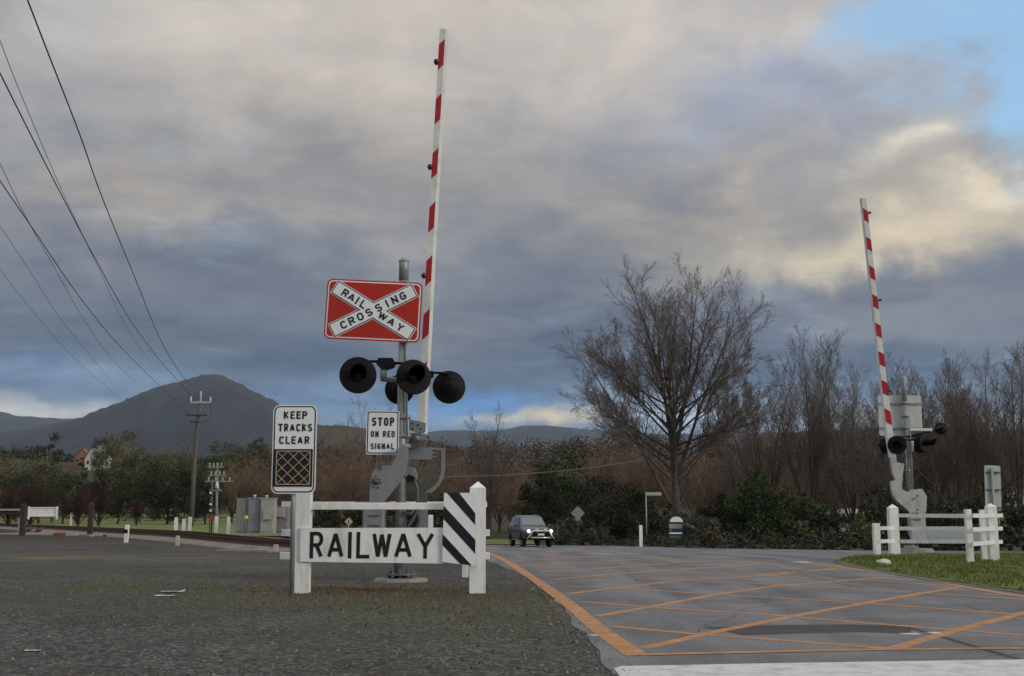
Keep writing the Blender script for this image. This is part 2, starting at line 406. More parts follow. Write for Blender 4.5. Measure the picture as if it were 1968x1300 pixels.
def ground_material():
    m = bpy.data.materials.new('ground'); m.use_nodes = True
    nt = m.node_tree; N = nt.nodes; L = nt.links; b = N['Principled BSDF']; b.inputs['Roughness'].default_value = .95; b.inputs['Specular IOR Level'].default_value = .2
    tc = N.new('ShaderNodeTexCoord'); V = tc.outputs['Object']
    def nz(s, d=6, r=.6, dist=0):
        n = N.new('ShaderNodeTexNoise'); n.inputs['Scale'].default_value = s; n.inputs['Detail'].default_value = d; n.inputs['Roughness'].default_value = r; n.inputs['Distortion'].default_value = dist
        L.new(V, n.inputs['Vector']); return n.outputs['Fac']
    def mt(op, a, b_=None):
        n = N.new('ShaderNodeMath'); n.operation = op
        for i, q in enumerate((a, b_)):
            if q is None: continue
            if isinstance(q, (int, float)): n.inputs[i].default_value = q
            else: L.new(q, n.inputs[i])
        return n.outputs[0]
    def rng_(a, lo, hi, t0=0, t1=1):
        n = N.new('ShaderNodeMapRange'); n.inputs['From Min'].default_value = lo; n.inputs['From Max'].default_value = hi; n.inputs['To Min'].default_value = t0; n.inputs['To Max'].default_value = t1
        L.new(a, n.inputs[0]); return n.outputs[0]
    def mx(f, a, b_):
        n = N.new('ShaderNodeMix'); n.data_type = 'RGBA'
        if isinstance(f, (int, float)): n.inputs['Factor'].default_value = f
        else: L.new(f, n.inputs['Factor'])
        for q, s in ((a, 'A'), (b_, 'B')):
            if isinstance(q, tuple): n.inputs[s].default_value = q + (1,)
            else: L.new(q, n.inputs[s])
        return n.outputs['Result']
    sp = N.new('ShaderNodeSeparateXYZ'); L.new(V, sp.inputs[0]); X, Y, Z = sp.outputs
    # gravel: stones of several sizes
    vo = N.new('ShaderNodeTexVoronoi'); vo.inputs['Scale'].default_value = 42; L.new(V, vo.inputs['Vector'])
    vo2 = N.new('ShaderNodeTexVoronoi'); vo2.inputs['Scale'].default_value = 15; L.new(V, vo2.inputs['Vector'])
    sepc = N.new('ShaderNodeSeparateColor'); L.new(vo.outputs['Color'], sepc.inputs[0])
    sepd = N.new('ShaderNodeSeparateColor'); L.new(vo2.outputs['Color'], sepd.inputs[0])
    stone = mt('ADD', mt('MULTIPLY', sepc.outputs[0], .72), mt('MULTIPLY', sepd.outputs[1], .28))
    r = N.new('ShaderNodeValToRGB'); e = r.color_ramp.elements
    e[0].position = .15; e[0].color = (.022, .022, .022, 1); e[1].position = .95; e[1].color = (.185, .178, .17, 1)
    q = e.new(.55); q.color = (.057, .055, .053, 1)
    L.new(stone, r.inputs[0])
    big = rng_(nz(.35, 5, .6, .5),   .3, .7, .66, 1.3)
    g = N.new('ShaderNodeMix'); g.data_type = 'RGBA'; g.blend_type = 'MULTIPLY'; g.inputs['Factor'].default_value = 1
    L.new(r.outputs[0], g.inputs['A']); L.new(big, g.inputs['B']); col = g.outputs['Result']
    # brown fines
    col = mx(mt('MULTIPLY', rng_(nz(.9, 7, .65), .45, .66), .5), col, (.056, .049, .041))
    # weeds round the barricade and towards the road edge
    def blob(x0, y0, sx, sy):
        a = mt('DIVIDE', mt('SUBTRACT', X, x0), sx); c = mt('DIVIDE', mt('SUBTRACT', Y, y0), sy)
        return mt('EXPONENT', mt('MULTIPLY', mt('ADD', mt('MULTIPLY', a, a), mt('MULTIPLY', c, c)), -1))
    wmask = mt('ADD', mt('ADD', blob(-1.6, 15.2, 2.6, 3.0), mt('MULTIPLY', blob(-.5, 12.5, 1.3, 3.5), .6)), blob(-5.5, 17, 2.5, 2.0))
    wmask = mt('MINIMUM', mt('ADD', wmask, mt('MULTIPLY', blob(-13, 27, 8, 5), .8)), 1.0)
    wn = rng_(nz(2.2, 9, .72, .4), .30, .58)
    wcol = mx(rng_(nz(9, 6, .7), .4, .65), (.052, .058, .022), (.108, .104, .050))
    wcol = mx(rng_(nz(28, 4, .7), .5, .7), wcol, (.035, .036, .014))
    col = mx(mt('MULTIPLY', mt('MULTIPLY', wmask, wn), .72), col, wcol)
    # russet leaf litter behind the barricade
    col = mx(mt('MULTIPLY', mt('MINIMUM', blob(-2.2, 16.2, 1.1, .8), 1.0), rng_(nz(12, 6, .75), .47, .58)), col, (.10, .042, .028))
    # pale dusty strip to the left
    col = mx(mt('MULTIPLY', blob(-13, 29, 7, 3), rng_(nz(.6, 5), .35, .6, 0, .6)), col, (.17, .15, .12))
    # soil and leaf mould beyond the road, then paddock and hillside
    far = mx(rng_(nz(.5, 7, .6), .4, .6), (.035, .04, .016), (.06, .045, .028))
    col = mx(rng_(mt('ADD', Y, mt('MULTIPLY', mt('SUBTRACT', nz(.3), .5), 12)), 44, 52), col, far)
    hill = mx(rng_(nz(.03, 8, .65), .4, .6), (.035, .040, .018), (.075, .05, .032))
    col = mx(rng_(Y, 180, 240), col, hill)
    L.new(col, b.inputs['Base Color'])
    bp = N.new('ShaderNodeBump'); bp.inputs['Strength'].default_value = .5; bp.inputs['Distance'].default_value = .016
    h = mt('ADD', mt('MULTIPLY', vo.outputs['Distance'], -1.4), mt('ADD', mt('MULTIPLY', vo2.outputs['Distance'], -.8), mt('MULTIPLY', nz(4, 8, .7), 2.0)))
    L.new(h, bp.inputs['Height']); L.new(bp.outputs['Normal'], b.inputs['Normal'])
    return m
def grid(xs, ys, zf):
    mb = MB(); nx = len(xs)
    mb.add([(x, y, zf(x, y)) for y in ys for x in xs], [(j * nx + i, j * nx + i + 1, (j + 1) * nx + i + 1, (j + 1) * nx + i) for j in range(len(ys) - 1) for i in range(nx - 1)], 0, True)
    return mb
xs = [i * 1.0 for i in range(-42, 43)]
k = 1.5
while xs[-1] < 7000:
    k *= 1.22; xs = [xs[0] - k] + xs + [xs[-1] + k]
ys = [-7000, -3000, -1200, -500, -200, -80, -30, -10] + [i * 1.0 for i in range(0, 100)]; k = 1.5
while ys[-1] < 600: k *= 1.09; k = min(k, 14); ys.append(ys[-1] + k)
while ys[-1] < 7000: k *= 1.3; ys.append(ys[-1] + k)
tag(grid(xs, ys, gz).build('ground', ground_material()), kind='structure')

def asphalt_material():
    m = mat('asphalt', (.158, .162, .174), .78, .14, .9, .5, 110, dirt=(.085, .085, .088), dirt_amt=.85, dirt_scale=.8, spec=.3, dlo=.46, dhi=.7)
    nt = m.node_tree; N = nt.nodes; L = nt.links; b = N['Principled BSDF']
    tc = N.new('ShaderNodeTexCoord'); old = b.inputs['Base Color'].links[0].from_socket
    n = N.new('ShaderNodeTexNoise'); n.inputs['Scale'].default_value = 55; n.inputs['Detail'].default_value = 4; n.inputs['Roughness'].default_value = .8; L.new(tc.outputs['Object'], n.inputs['Vector'])
    mp = N.new('ShaderNodeMapping'); mp.inputs['Scale'].default_value = (1.0, .07, 1); L.new(tc.outputs['Object'], mp.inputs[0])
    n2 = N.new('ShaderNodeTexNoise'); n2.inputs['Scale'].default_value = 1.3; n2.inputs['Detail'].default_value = 6; L.new(mp.outputs[0], n2.inputs['Vector'])   # wheel tracks
    r = N.new('ShaderNodeMapRange'); r.inputs['From Min'].default_value = .35; r.inputs['From Max'].default_value = .65; r.inputs['To Min'].default_value = .58; r.inputs['To Max'].default_value = 1.42; L.new(n.outputs['Fac'], r.inputs[0])
    r2 = N.new('ShaderNodeMapRange'); r2.inputs['From Min'].default_value = .35; r2.inputs['From Max'].default_value = .65; r2.inputs['To Min'].default_value = .74; r2.inputs['To Max'].default_value = 1.2; L.new(n2.outputs['Fac'], r2.inputs[0])
    mm = N.new('ShaderNodeMath'); mm.operation = 'MULTIPLY'; L.new(r.outputs[0], mm.inputs[0]); L.new(r2.outputs[0], mm.inputs[1])
    x = N.new('ShaderNodeMix'); x.data_type = 'RGBA'; x.blend_type = 'MULTIPLY'; x.inputs['Factor'].default_value = 1
    L.new(old, x.inputs['A']); L.new(mm.outputs[0], x.inputs['B']); L.new(x.outputs['Result'], b.inputs['Base Color'])
    return m
ASPH = asphalt_material()
def strips(ys, xl, xr, n, dz, zf=gz):
    mb = MB(); vs = []
    for y in ys:
        a, c = xl(y), xr(y)
        for i in range(n + 1):
            x = a + (c - a) * i / n; vs.append((x, y, zf(x, y) + dz))
    w = n + 1
    mb.add(vs, [(j * w + i, j * w + i + 1, (j + 1) * w + i + 1, (j + 1) * w + i) for j in range(len(ys) - 1) for i in range(n)], 0, True)
    return mb
jit = lambda y: .022 * sin(y * 2.1) + .018 * sin(y * 4.3 + 1)
rys = [2 + i * .25 for i in range(0, 296)]
tag(strips(rys, lambda y: interp(XL, y) + jit(y), lambda y: interp(XR, y) + .06, 80, .006).build('road', ASPH), kind='structure')

# painted lines: pixel polylines laid on the land
def GX(zx, zy): return G(920 + zx / 1.878, 1030 + zy / 1.878)
def lay(mb, pts, w, dz, m=0, step=.8):
    q = []
    for a, b in zip(pts, pts[1:]):
        n = max(1, int((b - a).length / step))
        for i in range(n): q.append(a.lerp(b, i / n))
    q.append(pts[-1]); L_ = []; R_ = []
    for i, p in enumerate(q):
        t = q[min(i + 1, len(q) - 1)] - q[max(i - 1, 0)]; t.z = 0; t.normalize(); nn = Vector((-t.y, t.x, 0))
        for lst, s in ((L_, 1), (R_, -1)):
            o = p + nn * (s * w / 2); lst.append((o.x, o.y, gz(o.x, o.y) + dz))
    n = len(q)
    mb.add(L_ + R_, [(n + i, n + i + 1, i + 1, i) for i in range(n - 1)], m)
A_ = [[(600, 408), (850, 350), (1150, 290), (1440, 237), (1740, 186)], [(430, 292), (640, 255), (860, 213), (1080, 182), (1300, 165), (1480, 150)],
      [(330, 210), (560, 182), (760, 160), (1040, 145), (1290, 118)], [(270, 160), (480, 140), (800, 118), (1000, 106)], [(215, 132), (450, 118), (720, 98), (900, 90)],
      [(165, 108), (430, 94), (700, 80)], [(120, 92), (330, 80), (480, 71)], [(1000, 143), (1250, 124), (1330, 118)], [(1490, 412), (1700, 350), (1968, 280), (2300, 205)]]
B_ = [[(480, 330), (780, 357), (1110, 382), (1490, 411)], [(370, 240), (690, 265), (1060, 288), (1400, 318), (1968, 362)], [(300, 182), (560, 195), (920, 218), (1350, 242), (1920, 285)],
      [(240, 142), (620, 155), (1150, 182), (1600, 208), (1968, 232)], [(190, 116), (600, 126), (1000, 143), (1450, 166), (1740, 186)], [(140, 96), (500, 102), (900, 112), (1310, 128)], [(100, 82), (500, 87), (900, 95), (1200, 104)], [(80, 74), (450, 78), (800, 84), (1130, 95)]]
mb = MB()
for i, l in enumerate(A_): lay(mb, [GX(*p) for p in l], .128 if i != 6 else .14, .0072)
tag(mb.build('box_marking', ORANGE), kind='structure')
mb = MB()
for l in B_: lay(mb, [GX(*p) for p in l], .118, .0080)
tag(mb.build('box_marking', ORANGE), kind='structure')
mb = MB()
lay(mb, [GX(*p) for p in [(40, 65), (120, 105), (215, 168), (330, 252), (440, 345), (572, 437)]], .175, .0090)
lay(mb, [GX(*p) for p in [(545, 434), (1000, 424), (1480, 414), (1968, 410)]], .11, .0098)
lay(mb, [GX(*p) for p in [(1130, 96), (1310, 116), (1560, 146), (1740, 184), (1968, 224)]], .15, .0098)
lay(mb, [GX(*p) for p in [(40, 66), (400, 70), (800, 78), (1130, 96)]], .13, .0106)
tag(mb.build('box_border_marking', ORANGE), kind='structure')
mb = MB()
mb.add([(p.x, p.y, gz(p.x, p.y) + .0085) for p in [G(1180, 1287), G(1195, 1283), G(1500, 1277), G(1968, 1270), G(2300, 1267), G(2300, 1345), G(1210, 1345), G(1190, 1301)]], [list(range(7, -1, -1))])
tag(mb.build('stop_line', LINEW), kind='structure')
mb = MB()
lay(mb, [GX(*p) for p in [(880, 347), (1100, 340), (1350, 336), (1560, 342)]], .75, .0066)
lay(mb, [GX(*p) for p in [(1500, 322), (1620, 352), (1780, 400), (1968, 455)]], .07, .0069)
tag(mb.build('tar_patch', TAR), kind='structure')
mb = MB()
for a, b in (((1525, 357), (1590, 357)), ((1625, 354), (1665, 353))): lay(mb, [GX(*a), GX(*b)], .12, .0076)
lay(mb, [GX(425, 358), GX(470, 362)], .25, .0076)
for a, b in (((1060, 1061), (1100, 1061)), ((1110, 1058), (1150, 1058)), ((1150, 1061), (1190, 1061)), ((1205, 1059), (1240, 1059)), ((1000, 1056), (1040, 1056.5)), ((1085, 1055), (1120, 1055.5)), ((1270, 1060), (1310, 1060)), ((1190, 1064), (1240, 1064.5)), ((1120, 1064.5), (1170, 1065))):
    lay(mb, [G(*a), G(*b)], .42, .0076)
lay(mb, [G(1530, 1080), G(1556, 1082)], .3, .0076)
tag(mb.build('faded_markings', LINEOLD), kind='structure')
mb = MB(); r = random.Random(17)
for i, (x0, y0, x1, y1, w) in enumerate(((1.2, 9.5, 3.4, 15, .012), (3.2, 12, 6.3, 13.2, .011), (2.0, 17, 2.6, 26, .018), (4.4, 9.2, 5.0, 14, .010), (4.8, 17, 5.3, 28, .02), (.9, 20, 6.2, 21.5, .018), (2.4, 8.2, 4.2, 8.9, .008))):
    pts = []; n = 26; ox = oy = 0
    for k in range(n + 1):
        ox += r.gauss(0, .035); oy += r.gauss(0, .035); pts.append(Vector((x0 + (x1 - x0) * k / n + ox, y0 + (y1 - y0) * k / n + oy, 0)))
    lay(mb, pts, w, .0068 + i * .00003)
tag(mb.build('road_cracks', mat('crack_dark', (.035, .035, .036), .9, .3)), kind='structure')

# right-hand grass verge and kerb
GRASS = mat('verge_grass', (.095, .140, .026), .95, .5, 2.5, .8, 60, dirt=(.085, .07, .035), dirt_amt=.9, dirt_scale=1.1, dlo=.45, dhi=.62)
BLADE = mat('grass_blade', (.125, .175, .036), .8, .45, 1.2, island=.55, dirt=(.17, .14, .06), dirt_amt=.9, dirt_scale=.9, dlo=.46, dhi=.64)
vys = [3 + i * .5 for i in range(0, 70)]
VT = .03
mb = strips(vys, lambda y: interp(XR, y) + .16 + .05 * sin(y * 4) * (y < 26), lambda y: 70.0, 24, VT)
fr_ = [(interp(XR, y) + .16 + .05 * sin(y * 4) * (y < 26), y) for y in vys]
o = len(fr_); mb.add([(x, y, gz(x, y) + VT) for x, y in fr_] + [(x - .05, y, gz(x, y) - .03) for x, y in fr_], [(o + i, o + i + 1, i + 1, i) for i in range(o - 1)])
tag(mb.build('grass_verge', GRASS), kind='structure')
KERB = mat('kerb_concrete', (.15, .14, .12), .9, .2, 4, .3, 40, dirt=(.05, .045, .03), dirt_amt=.9, dirt_scale=2)
mb = MB()
kp = [(interp(XR, y) + .03, y) for y in [3 + i * .8 for i in range(30)]]
for (x0, y0), (x1, y1) in zip(kp, kp[1:]):
    c = Vector(((x0 + x1) / 2, (y0 + y1) / 2, -.02)); d = Vector((x1 - x0, y1 - y0, 0))
    mb.box(c, (.11, d.length - .012, .075), 0, Matrix.Rotation(-math.atan2(d.x, d.y), 3, 'Z'))
tag(mb.build('kerb', KERB), kind='structure')
def blades(name, mt, n, place, h, w, seed):
    r = random.Random(seed); mb = MB()
    for _ in range(n):
        x, y, z = place(r); a = r.uniform(0, 2 * pi); hh = h * r.uniform(.4, 1.3); ww = w * r.uniform(.6, 1.3)
        lx, ly = r.gauss(0, hh * .4), r.gauss(0, hh * .4)
        mb.add([(x - cos(a) * ww, y - sin(a) * ww, z), (x + cos(a) * ww, y + sin(a) * ww, z), (x + lx, y + ly, z + hh)], [(0, 1, 2)])
    return tag(mb.build(name, mt), name.replace('_', ' '), None, None, 'stuff')
def pl_verge(r):
    while 1:
        y = 13 + 23 * r.random(); x = interp(XR, y) + .18 + r.random() * (20 - 6)
        if x < y * .47 + .5 and sin(x * 2.1 + 3 * sin(y * .9)) + sin(y * 3.3 + x) > -1.15: break
    return x, y, gz(x, y) + VT
tag(blades('verge_grass_blades', BLADE, 26000, pl_verge, .055, .012, 3), 'short bright green grass on the right-hand road verge', 'grass', kind='stuff')
# left lawn beyond the railway
LAWN = mat('lawn', (.12, .155, .035), .95, .35, .25, .8, 30, dirt=(.12, .10, .05), dirt_amt=.7, dirt_scale=.12)
def trx(y, off):  # x of the line parallel to the railway at offset off
    s = (y - TC0.y - TN.y * off) / TD.y; return TC0.x + TD.x * s + TN.x * off
tag(strips([50 + i * 3 for i in range(0, 58)], lambda y: trx(y, 3.0), lambda y: min(-.188 * y, -.188 * 60 - (60 - y) * .1) if y > 54 else trx(y, 3.0) + (y - 49) * .35, 14, .03).build('lawn', LAWN), kind='structure')
tag(strips([73.5 + i * 2 for i in range(0, 9)], lambda y: -6, lambda y: 1.5, 5, .03).build('lawn', LAWN), kind='structure')
# railway
BAL = mat('ballast', (.16, .13, .11), .95, .5, 22, 1, 30, dirt=(.33, .30, .27), dirt_amt=.8, dirt_scale=1.3)
def tp(s, off, z=0):
    p = TC0 + TD * s + TN * off; return Vector((p.x, p.y, gz(p.x, p.y) + z))
mb = MB(); SS = [-8 + i * 1.5 for i in range(0, 90)]
prof = [(-2.3, -.02), (-1.6, .10), (0, .12), (1.6, .10), (2.3, -.02)]
vs = [tp(s, o, z) for s in SS for o, z in prof]
mb.add(vs, [(j * 5 + i, j * 5 + i + 1, j * 5 + 6 + i, j * 5 + 5 + i) for j in range(len(SS) - 1) for i in range(4)], 0, True)
tag(mb.build('railway_ballast', BAL), kind='structure')
rt = thing('railway_track', tp(0, 0), 'rusty railway track running off to the left beside the gravel yard', 'railway track')
for off in (-.8, .8):
    mb = MB()
    for a, b in zip(SS, SS[1:]):
        for w, z0, z1 in ((.07, .26, .30), (.022, .17, .26), (.13, .145, .17)):
            p0, p1 = tp(a, off), tp(b, off); nn = TN * (w / 2)
            vs = [p + nn * s + Vector((0, 0, z)) for p in (p0, p1) for s in (-1, 1) for z in (z0, z1)]
            mb.add(vs, [(0, 1, 5, 4), (2, 6, 7, 3), (1, 3, 7, 5)])
    mb.build('rail', RUST, rt)
mb = MB(); s = -7.5
while s < 120:
    mb.box(tp(s, 0, .11), (2.5, .22, .08), 0, Matrix.Rotation(math.atan2(TN.y, TN.x), 3, 'Z')); s += .68 if s < 60 else 2
tag(mb.build('sleepers', SLEEPER, rt), kind='stuff')
# pale edging slabs and faded line on the yard
mb = MB(); lay(mb, [G(285, 1079.5), G(425, 1080)], .10, .012)
tag(mb.build('faded_yard_line', mat('faded_line', (.30, .29, .28), .8, .3, 6, dirt=(.10, .098, .095), dirt_amt=1, dirt_scale=5)), kind='structure')
for a, b, zz in (((420, 1060), (520, 1062), .05), ((122, 1031), (176, 1031.5), .08)):
    mb = MB(); A, B = G(*a), G(*b); d = B - A
    mb.bbox((A + B) / 2 + Vector((0, 0, zz / 2)), (d.length, .35, zz + .04), 0, .01, Matrix.Rotation(math.atan2(d.y, d.x), 3, 'Z'))
    tag(mb.build('edging_slab', CONC), kind='structure')
# loose stones and dead leaves on the yard
r = random.Random(11); mb = MB()
for _ in range(5200):
    y = 6.5 + 16 * r.random() ** 1.5; x = r.uniform(-.47 * y - .5, interp(XL, y) - .05) if r.random() < .75 else interp(XL, y) + r.gauss(-.02, .09); s = r.choice((.005, .006, .008, .010, .012, .017)) * r.uniform(.7, 1.3)
    z = gz(x, y); a = r.uniform(0, pi); q = [Vector((cos(a + k * 2.1) * s * r.uniform(.7, 1.3), sin(a + k * 2.1) * s * r.uniform(.7, 1.3), 0)) for k in range(3)]
    c = Vector((x, y, z)); mb.add([c + w for w in q] + [c + Vector((0, 0, s * .9)) + q[0] * .2], [(0, 1, 3), (1, 2, 3), (2, 0, 3)])
tag(mb.build('loose_gravel', mat('loose_stone', (.12, .115, .11), .9, .2, 5, island=.6)), 'loose grey stones scattered over the gravel yard', 'gravel', kind='stuff')
def pl_w(r):
    k = r.random()
    if k < .55: x, y = r.gauss(-1.6, 1.4), r.gauss(14.6, 1.5)
    elif k < .8: x, y = r.gauss(-.4, .6), r.gauss(12, 2.2)
    else: x, y = r.gauss(-5, 1.6), r.gauss(17, 1.2)
    y = max(y, 8); x = min(x, interp(XL, y) - .12)
    return x, y, gz(x, y)
blades('weed_tufts', mat('weed_blade', (.12, .118, .055), .9, .3, 3, island=.5), 4200, pl_w, .020, .010, 5)
tag(COL.objects['weed_tufts'], 'sparse dull green weeds in the gravel around the barricade', 'weeds', kind='stuff')
def pl_l(r):
    x, y = r.gauss(-2.2, .7), r.gauss(16.2, .5); return x, y, gz(x, y) + .004
blades('dead_leaves', mat('dead_leaf', (.13, .055, .035), .9, .3, 3, island=.6), 520, pl_l, .014, .020, 6)
tag(COL.objects['dead_leaves'], 'reddish dead leaves behind the white barricade', 'dead leaves', kind='stuff')
def litter(px, py, s, lab, rot, lift=0):
    r = random.Random(px); mb = MB(); p = G(px, py); n = 5; vs = []
    for j in range(n):
        for i in range(n): vs.append(p + Vector(((i / (n - 1) - .5) * s * 1.8 + r.gauss(0, s * .06), (j / (n - 1) - .5) * s + r.gauss(0, s * .06), lift + .010 + abs(r.gauss(0, s * .05)))))
    mb.add(vs, [(j * n + i, j * n + i + 1, (j + 1) * n + i + 1, (j + 1) * n + i) for j in range(n - 1) for i in range(n - 1)])
    tag(mb.build('paper_scrap', LINEOLD, loc=p), lab, 'litter')
litter(331, 1139, .16, 'torn pale paper scrap on the gravel left of the barricade', 0)
litter(317, 1147, .13, 'smaller pale paper scrap just below the torn one on the gravel', 0)
litter(62, 1253, .06, 'tiny white scrap on the gravel at the lower left', 0)
mb = MB(); p = G(1698, 1088) + Vector((0, 0, VT)); r = random.Random(4); vs = []
for j in range(7):
    for i in range(9):
        th = pi * j / 6; ph = 2 * pi * i / 9; q = .12 * (1 + .25 * r.random())
        vs.append(p + Vector((q * sin(th) * cos(ph) * 1.1, q * sin(th) * sin(ph) * .8, .04 + q * cos(th) * .55)))
mb.add(vs, [(j * 9 + i, j * 9 + (i + 1) % 9, (j + 1) * 9 + (i + 1) % 9, (j + 1) * 9 + i) for j in range(6) for i in range(9)])
tag(mb.build('pale_rock', mat('pale_rock', (.55, .54, .5), .9, .2, 6), loc=p), 'pale rock lying on the grass verge near the road edge', 'rock')
# ------------------------------------------------------------------ crossing signals with raised booms
def PX(pts, d): return [P(a, b, d) for a, b in pts]
def Z(zx, zy, x0, y0, k): return (x0 + zx / k, y0 + zy / k)
def edge(tab, y):
    return interp([(b, a) for a, b in tab], y)
def boom(root, left, right, d, stripes, lamps, side, depth=.11, dy=0):
    mb = MB()
    front = PX(left, d) + PX(right[::-1], d)
    mb.prism(front, (.045 * side, depth, 0), 0)
    for ly0, ly1, ry0, ry1 in stripes:
        q = [P(edge(left, ly0) , ly0, d), P(edge(left, ly1), ly1, d), P(edge(right, ry1), ry1, d), P(edge(right, ry0), ry0, d)]
        mb.add([a + Vector((0, -.004, 0)) for a in q], [(0, 1, 2, 3)], 1)
    arm = mb.build('boom_arm', [BOOMW, STRIPER], root)
    for lx, ly in lamps:
        ex = edge(left if side > 0 else right, ly); m2 = MB(); c = P(lx, ly, d); e = P(ex, ly, d)
        m2.tube([e + Vector((0, .03, 0)), c + Vector((0, .03, 0))], .012, 6)
        m2.lathe(c + Vector((0, -.05, 0)), (0, 1, 0), [(.001, 0), (.035, .005), (.042, .02), (.042, .10), (.03, .12), (.001, .125)], 12)
        m2.build('boom_lamp', LAMPB, arm)
    return arm
LAMPB = mat('boom_lamp_dark', (.05, .018, .016), .3, .2)
def lamp(root, c, f, R, hoodlen=.36):
    f = Vector(f).normalized(); mb = MB()
    mb.lathe(c, f, [(.001, -.13), (.07, -.13), (.10, -.11), (.115, -.02), (R * .96, -.012), (R, -.006), (R, .010), (R * .95, .014), (.12, .008)], 32)
    up = (Vector((0, 0, 1)) - f * f.z).normalized()
    mb.box(c - f * .15 + up * .03, (.05, .06, .05)); mb.tube([c - f * .10 + up * .09, c - f * .11 + up * (R * .75)], .022, 8)
    disc = mb.build('signal_lamp', BLACK, root)
    # hood: tube open below, cut back towards the bottom
    mb = MB(); w = f.cross(up); n = 22; vs = []; rr = .125
    for k in range(n + 1):
        an = math.radians(-125 + 250 * k / n); L_ = hoodlen * (.45 + .55 * max(0, cos(an * .72)))
        for s, q in ((0, rr), (L_, rr * 1.02), (L_, rr * .97), (0, rr * .95)):
            vs.append(c + f * (.012 + s) + (up * cos(an) + w * sin(an)) * q)
    mb.add(vs, [(k * 4 + i, k * 4 + 4 + i, k * 4 + 4 + (i + 1) % 4, k * 4 + (i + 1) % 4) for k in range(n) for i in range(4)], 0, True)
    mb.build('hood', BLACK, disc)
    mb = MB(); mb.lathe(c, f, [(.118, .012), (.10, .03), (.06, .045), (.001, .05)], 20); mb.build('lens', LENS, disc)
    return disc
def studs(mb, c, r, n, h, m=0):
    for k in range(n):
        a = 2 * pi * (k + .5) / n; q = Vector(c) + Vector((cos(a) * r, sin(a) * r, 0))
        mb.tube([q - Vector((0, 0, .05)), q + Vector((0, 0, h))], .016, 6, m); mb.tube([q + Vector((0, 0, h * .55)), q + Vector((0, 0, h * .8))], .03, 6, m)
def bolts(mb, pts, d, r=.012, m=0):
    for a, b in pts: mb.lathe(P(a, b, d), (0, -1, 0), [(r, 0), (r, .012), (r * .5, .018)], 6, m)
def rail_sign_x(root, fr, w, h, tilt):
    mb = MB()
    slab(mb, fr, rrect(w, h, .09), -.012, 0, 0)
    flat(mb, fr, rrect(w - .045, h - .045, .075), .004, 1)
    flat(mb, fr, rrect(w - .085, h - .085, .06), .008, 0)
    for (Lh, hw, hh, m) in ((.74, .124, .012, 1), (.727, .113, .016, 2), (.712, .098, .020, 1)):
        a = tilt; c_, s_ = cos(a), sin(a)
        def en(sx, sy): d = (sx * c_, sy * s_); n = (-d[1], d[0]); return [(d[0] * Lh - n[0] * hw, d[1] * Lh - n[1] * hw), (d[0] * Lh + n[0] * hw, d[1] * Lh + n[1] * hw)]
        R_ = (hw / s_, 0); T_ = (0, hw / c_)
        pts = [R_] + en(1, 1) + [T_] + en(-1, 1) + [(-R_[0], 0)] + en(-1, -1) + [(0, -T_[1])] + en(1, -1)
        flat(mb, fr, pts, hh, m)
    panel = mb.build('crossbuck_sign', [SIGNR, SIGNW, SIGNB], root)
    mb = MB(); kx = w / 1010.0
    for a, txt in ((-tilt, (('R', -.525), ('A', -.405), ('I', -.300), ('L', -.185), ('W', .180), ('A', .345), ('Y', .512))), (tilt, (('C', -.517), ('R', -.375), ('O', -.225), ('S', -.072), ('S', .095), ('I', .245), ('N', .378), ('G', .522)))):
        f2 = fr.turned(a)
        for ch, x in txt:
            ww = .100 * GW.get(ch, .6) / .6; glyph(mb, f2, ch, x - ww / 2, -.064, ww, .128, .026, .024)
    mb.build('lettering', SIGNB, panel)
    return panel

# ---- left
base = G(770, 1118); d = base.y
root = thing('level_crossing_signal', base, 'tall level crossing signal with red RAILWAY CROSSING sign, behind the RAILWAY barricade', 'crossing signal', 'level crossing signals')
top = P(776.5, 497, d); mx_ = base.x
mb = MB()
mb.tube([base + Vector((0, 0, .02)), Vector((top.x, d, 1.9)), Vector((top.x, d, top.z - .35))], [.088, .074, .072], 20)
mb.tube([Vector((top.x, d, top.z - .36)), Vector((top.x, d, top.z - .04)), Vector((top.x, d, top.z))], [.078, .078, .05], 20)
mb.tube([Vector((top.x, d, top.z - .06)), Vector((top.x, d, top.z - .035))], [.084, .084], 20)
mb.tube([P(780, 540, d - .08), P(781, 700, d - .085), P(782, 838, d - .085)], .018, 8)
mb.build('mast', GALV, root)
mb = MB(); c = base.copy()
mb.lathe(c, (0, 0, 1), [(.26, .03), (.26, .055), (.10, .06), (.10, .14), (.085, .16)], 20)
mb.lathe(c, (0, 0, 1), [(.24, .10), (.24, .125), (.10, .13)], 20); studs(mb, c, .2, 6, .2)
mb.lathe(c, (0, 0, 1), [(.105, .14), (.115, .3), (.17, .62), (.17, .66), (.08, .68)], 20)
mb.build('base_flange', DGREY, root)
# boom
Lf = [(845, 56), (842.6, 105), (820.6, 480), (812, 640), (804, 770), (802, 834)]
Rf = [(856.5, 56), (853.5, 105), (831.7, 480), (824.3, 640), (817, 770), (815.5, 834)]
st = [(86 + 105 * i * (1 - .002 * i), 135 + 105 * i * (1 - .002 * i), 75 + 105 * i * (1 - .003 * i), 125 + 105 * i * (1 - .003 * i)) for i in range(7)]
boom(root, Lf, Rf, d + .1, st, [(838.5, 119), (826.5, 321), (814.5, 530), (801, 700)], 1)
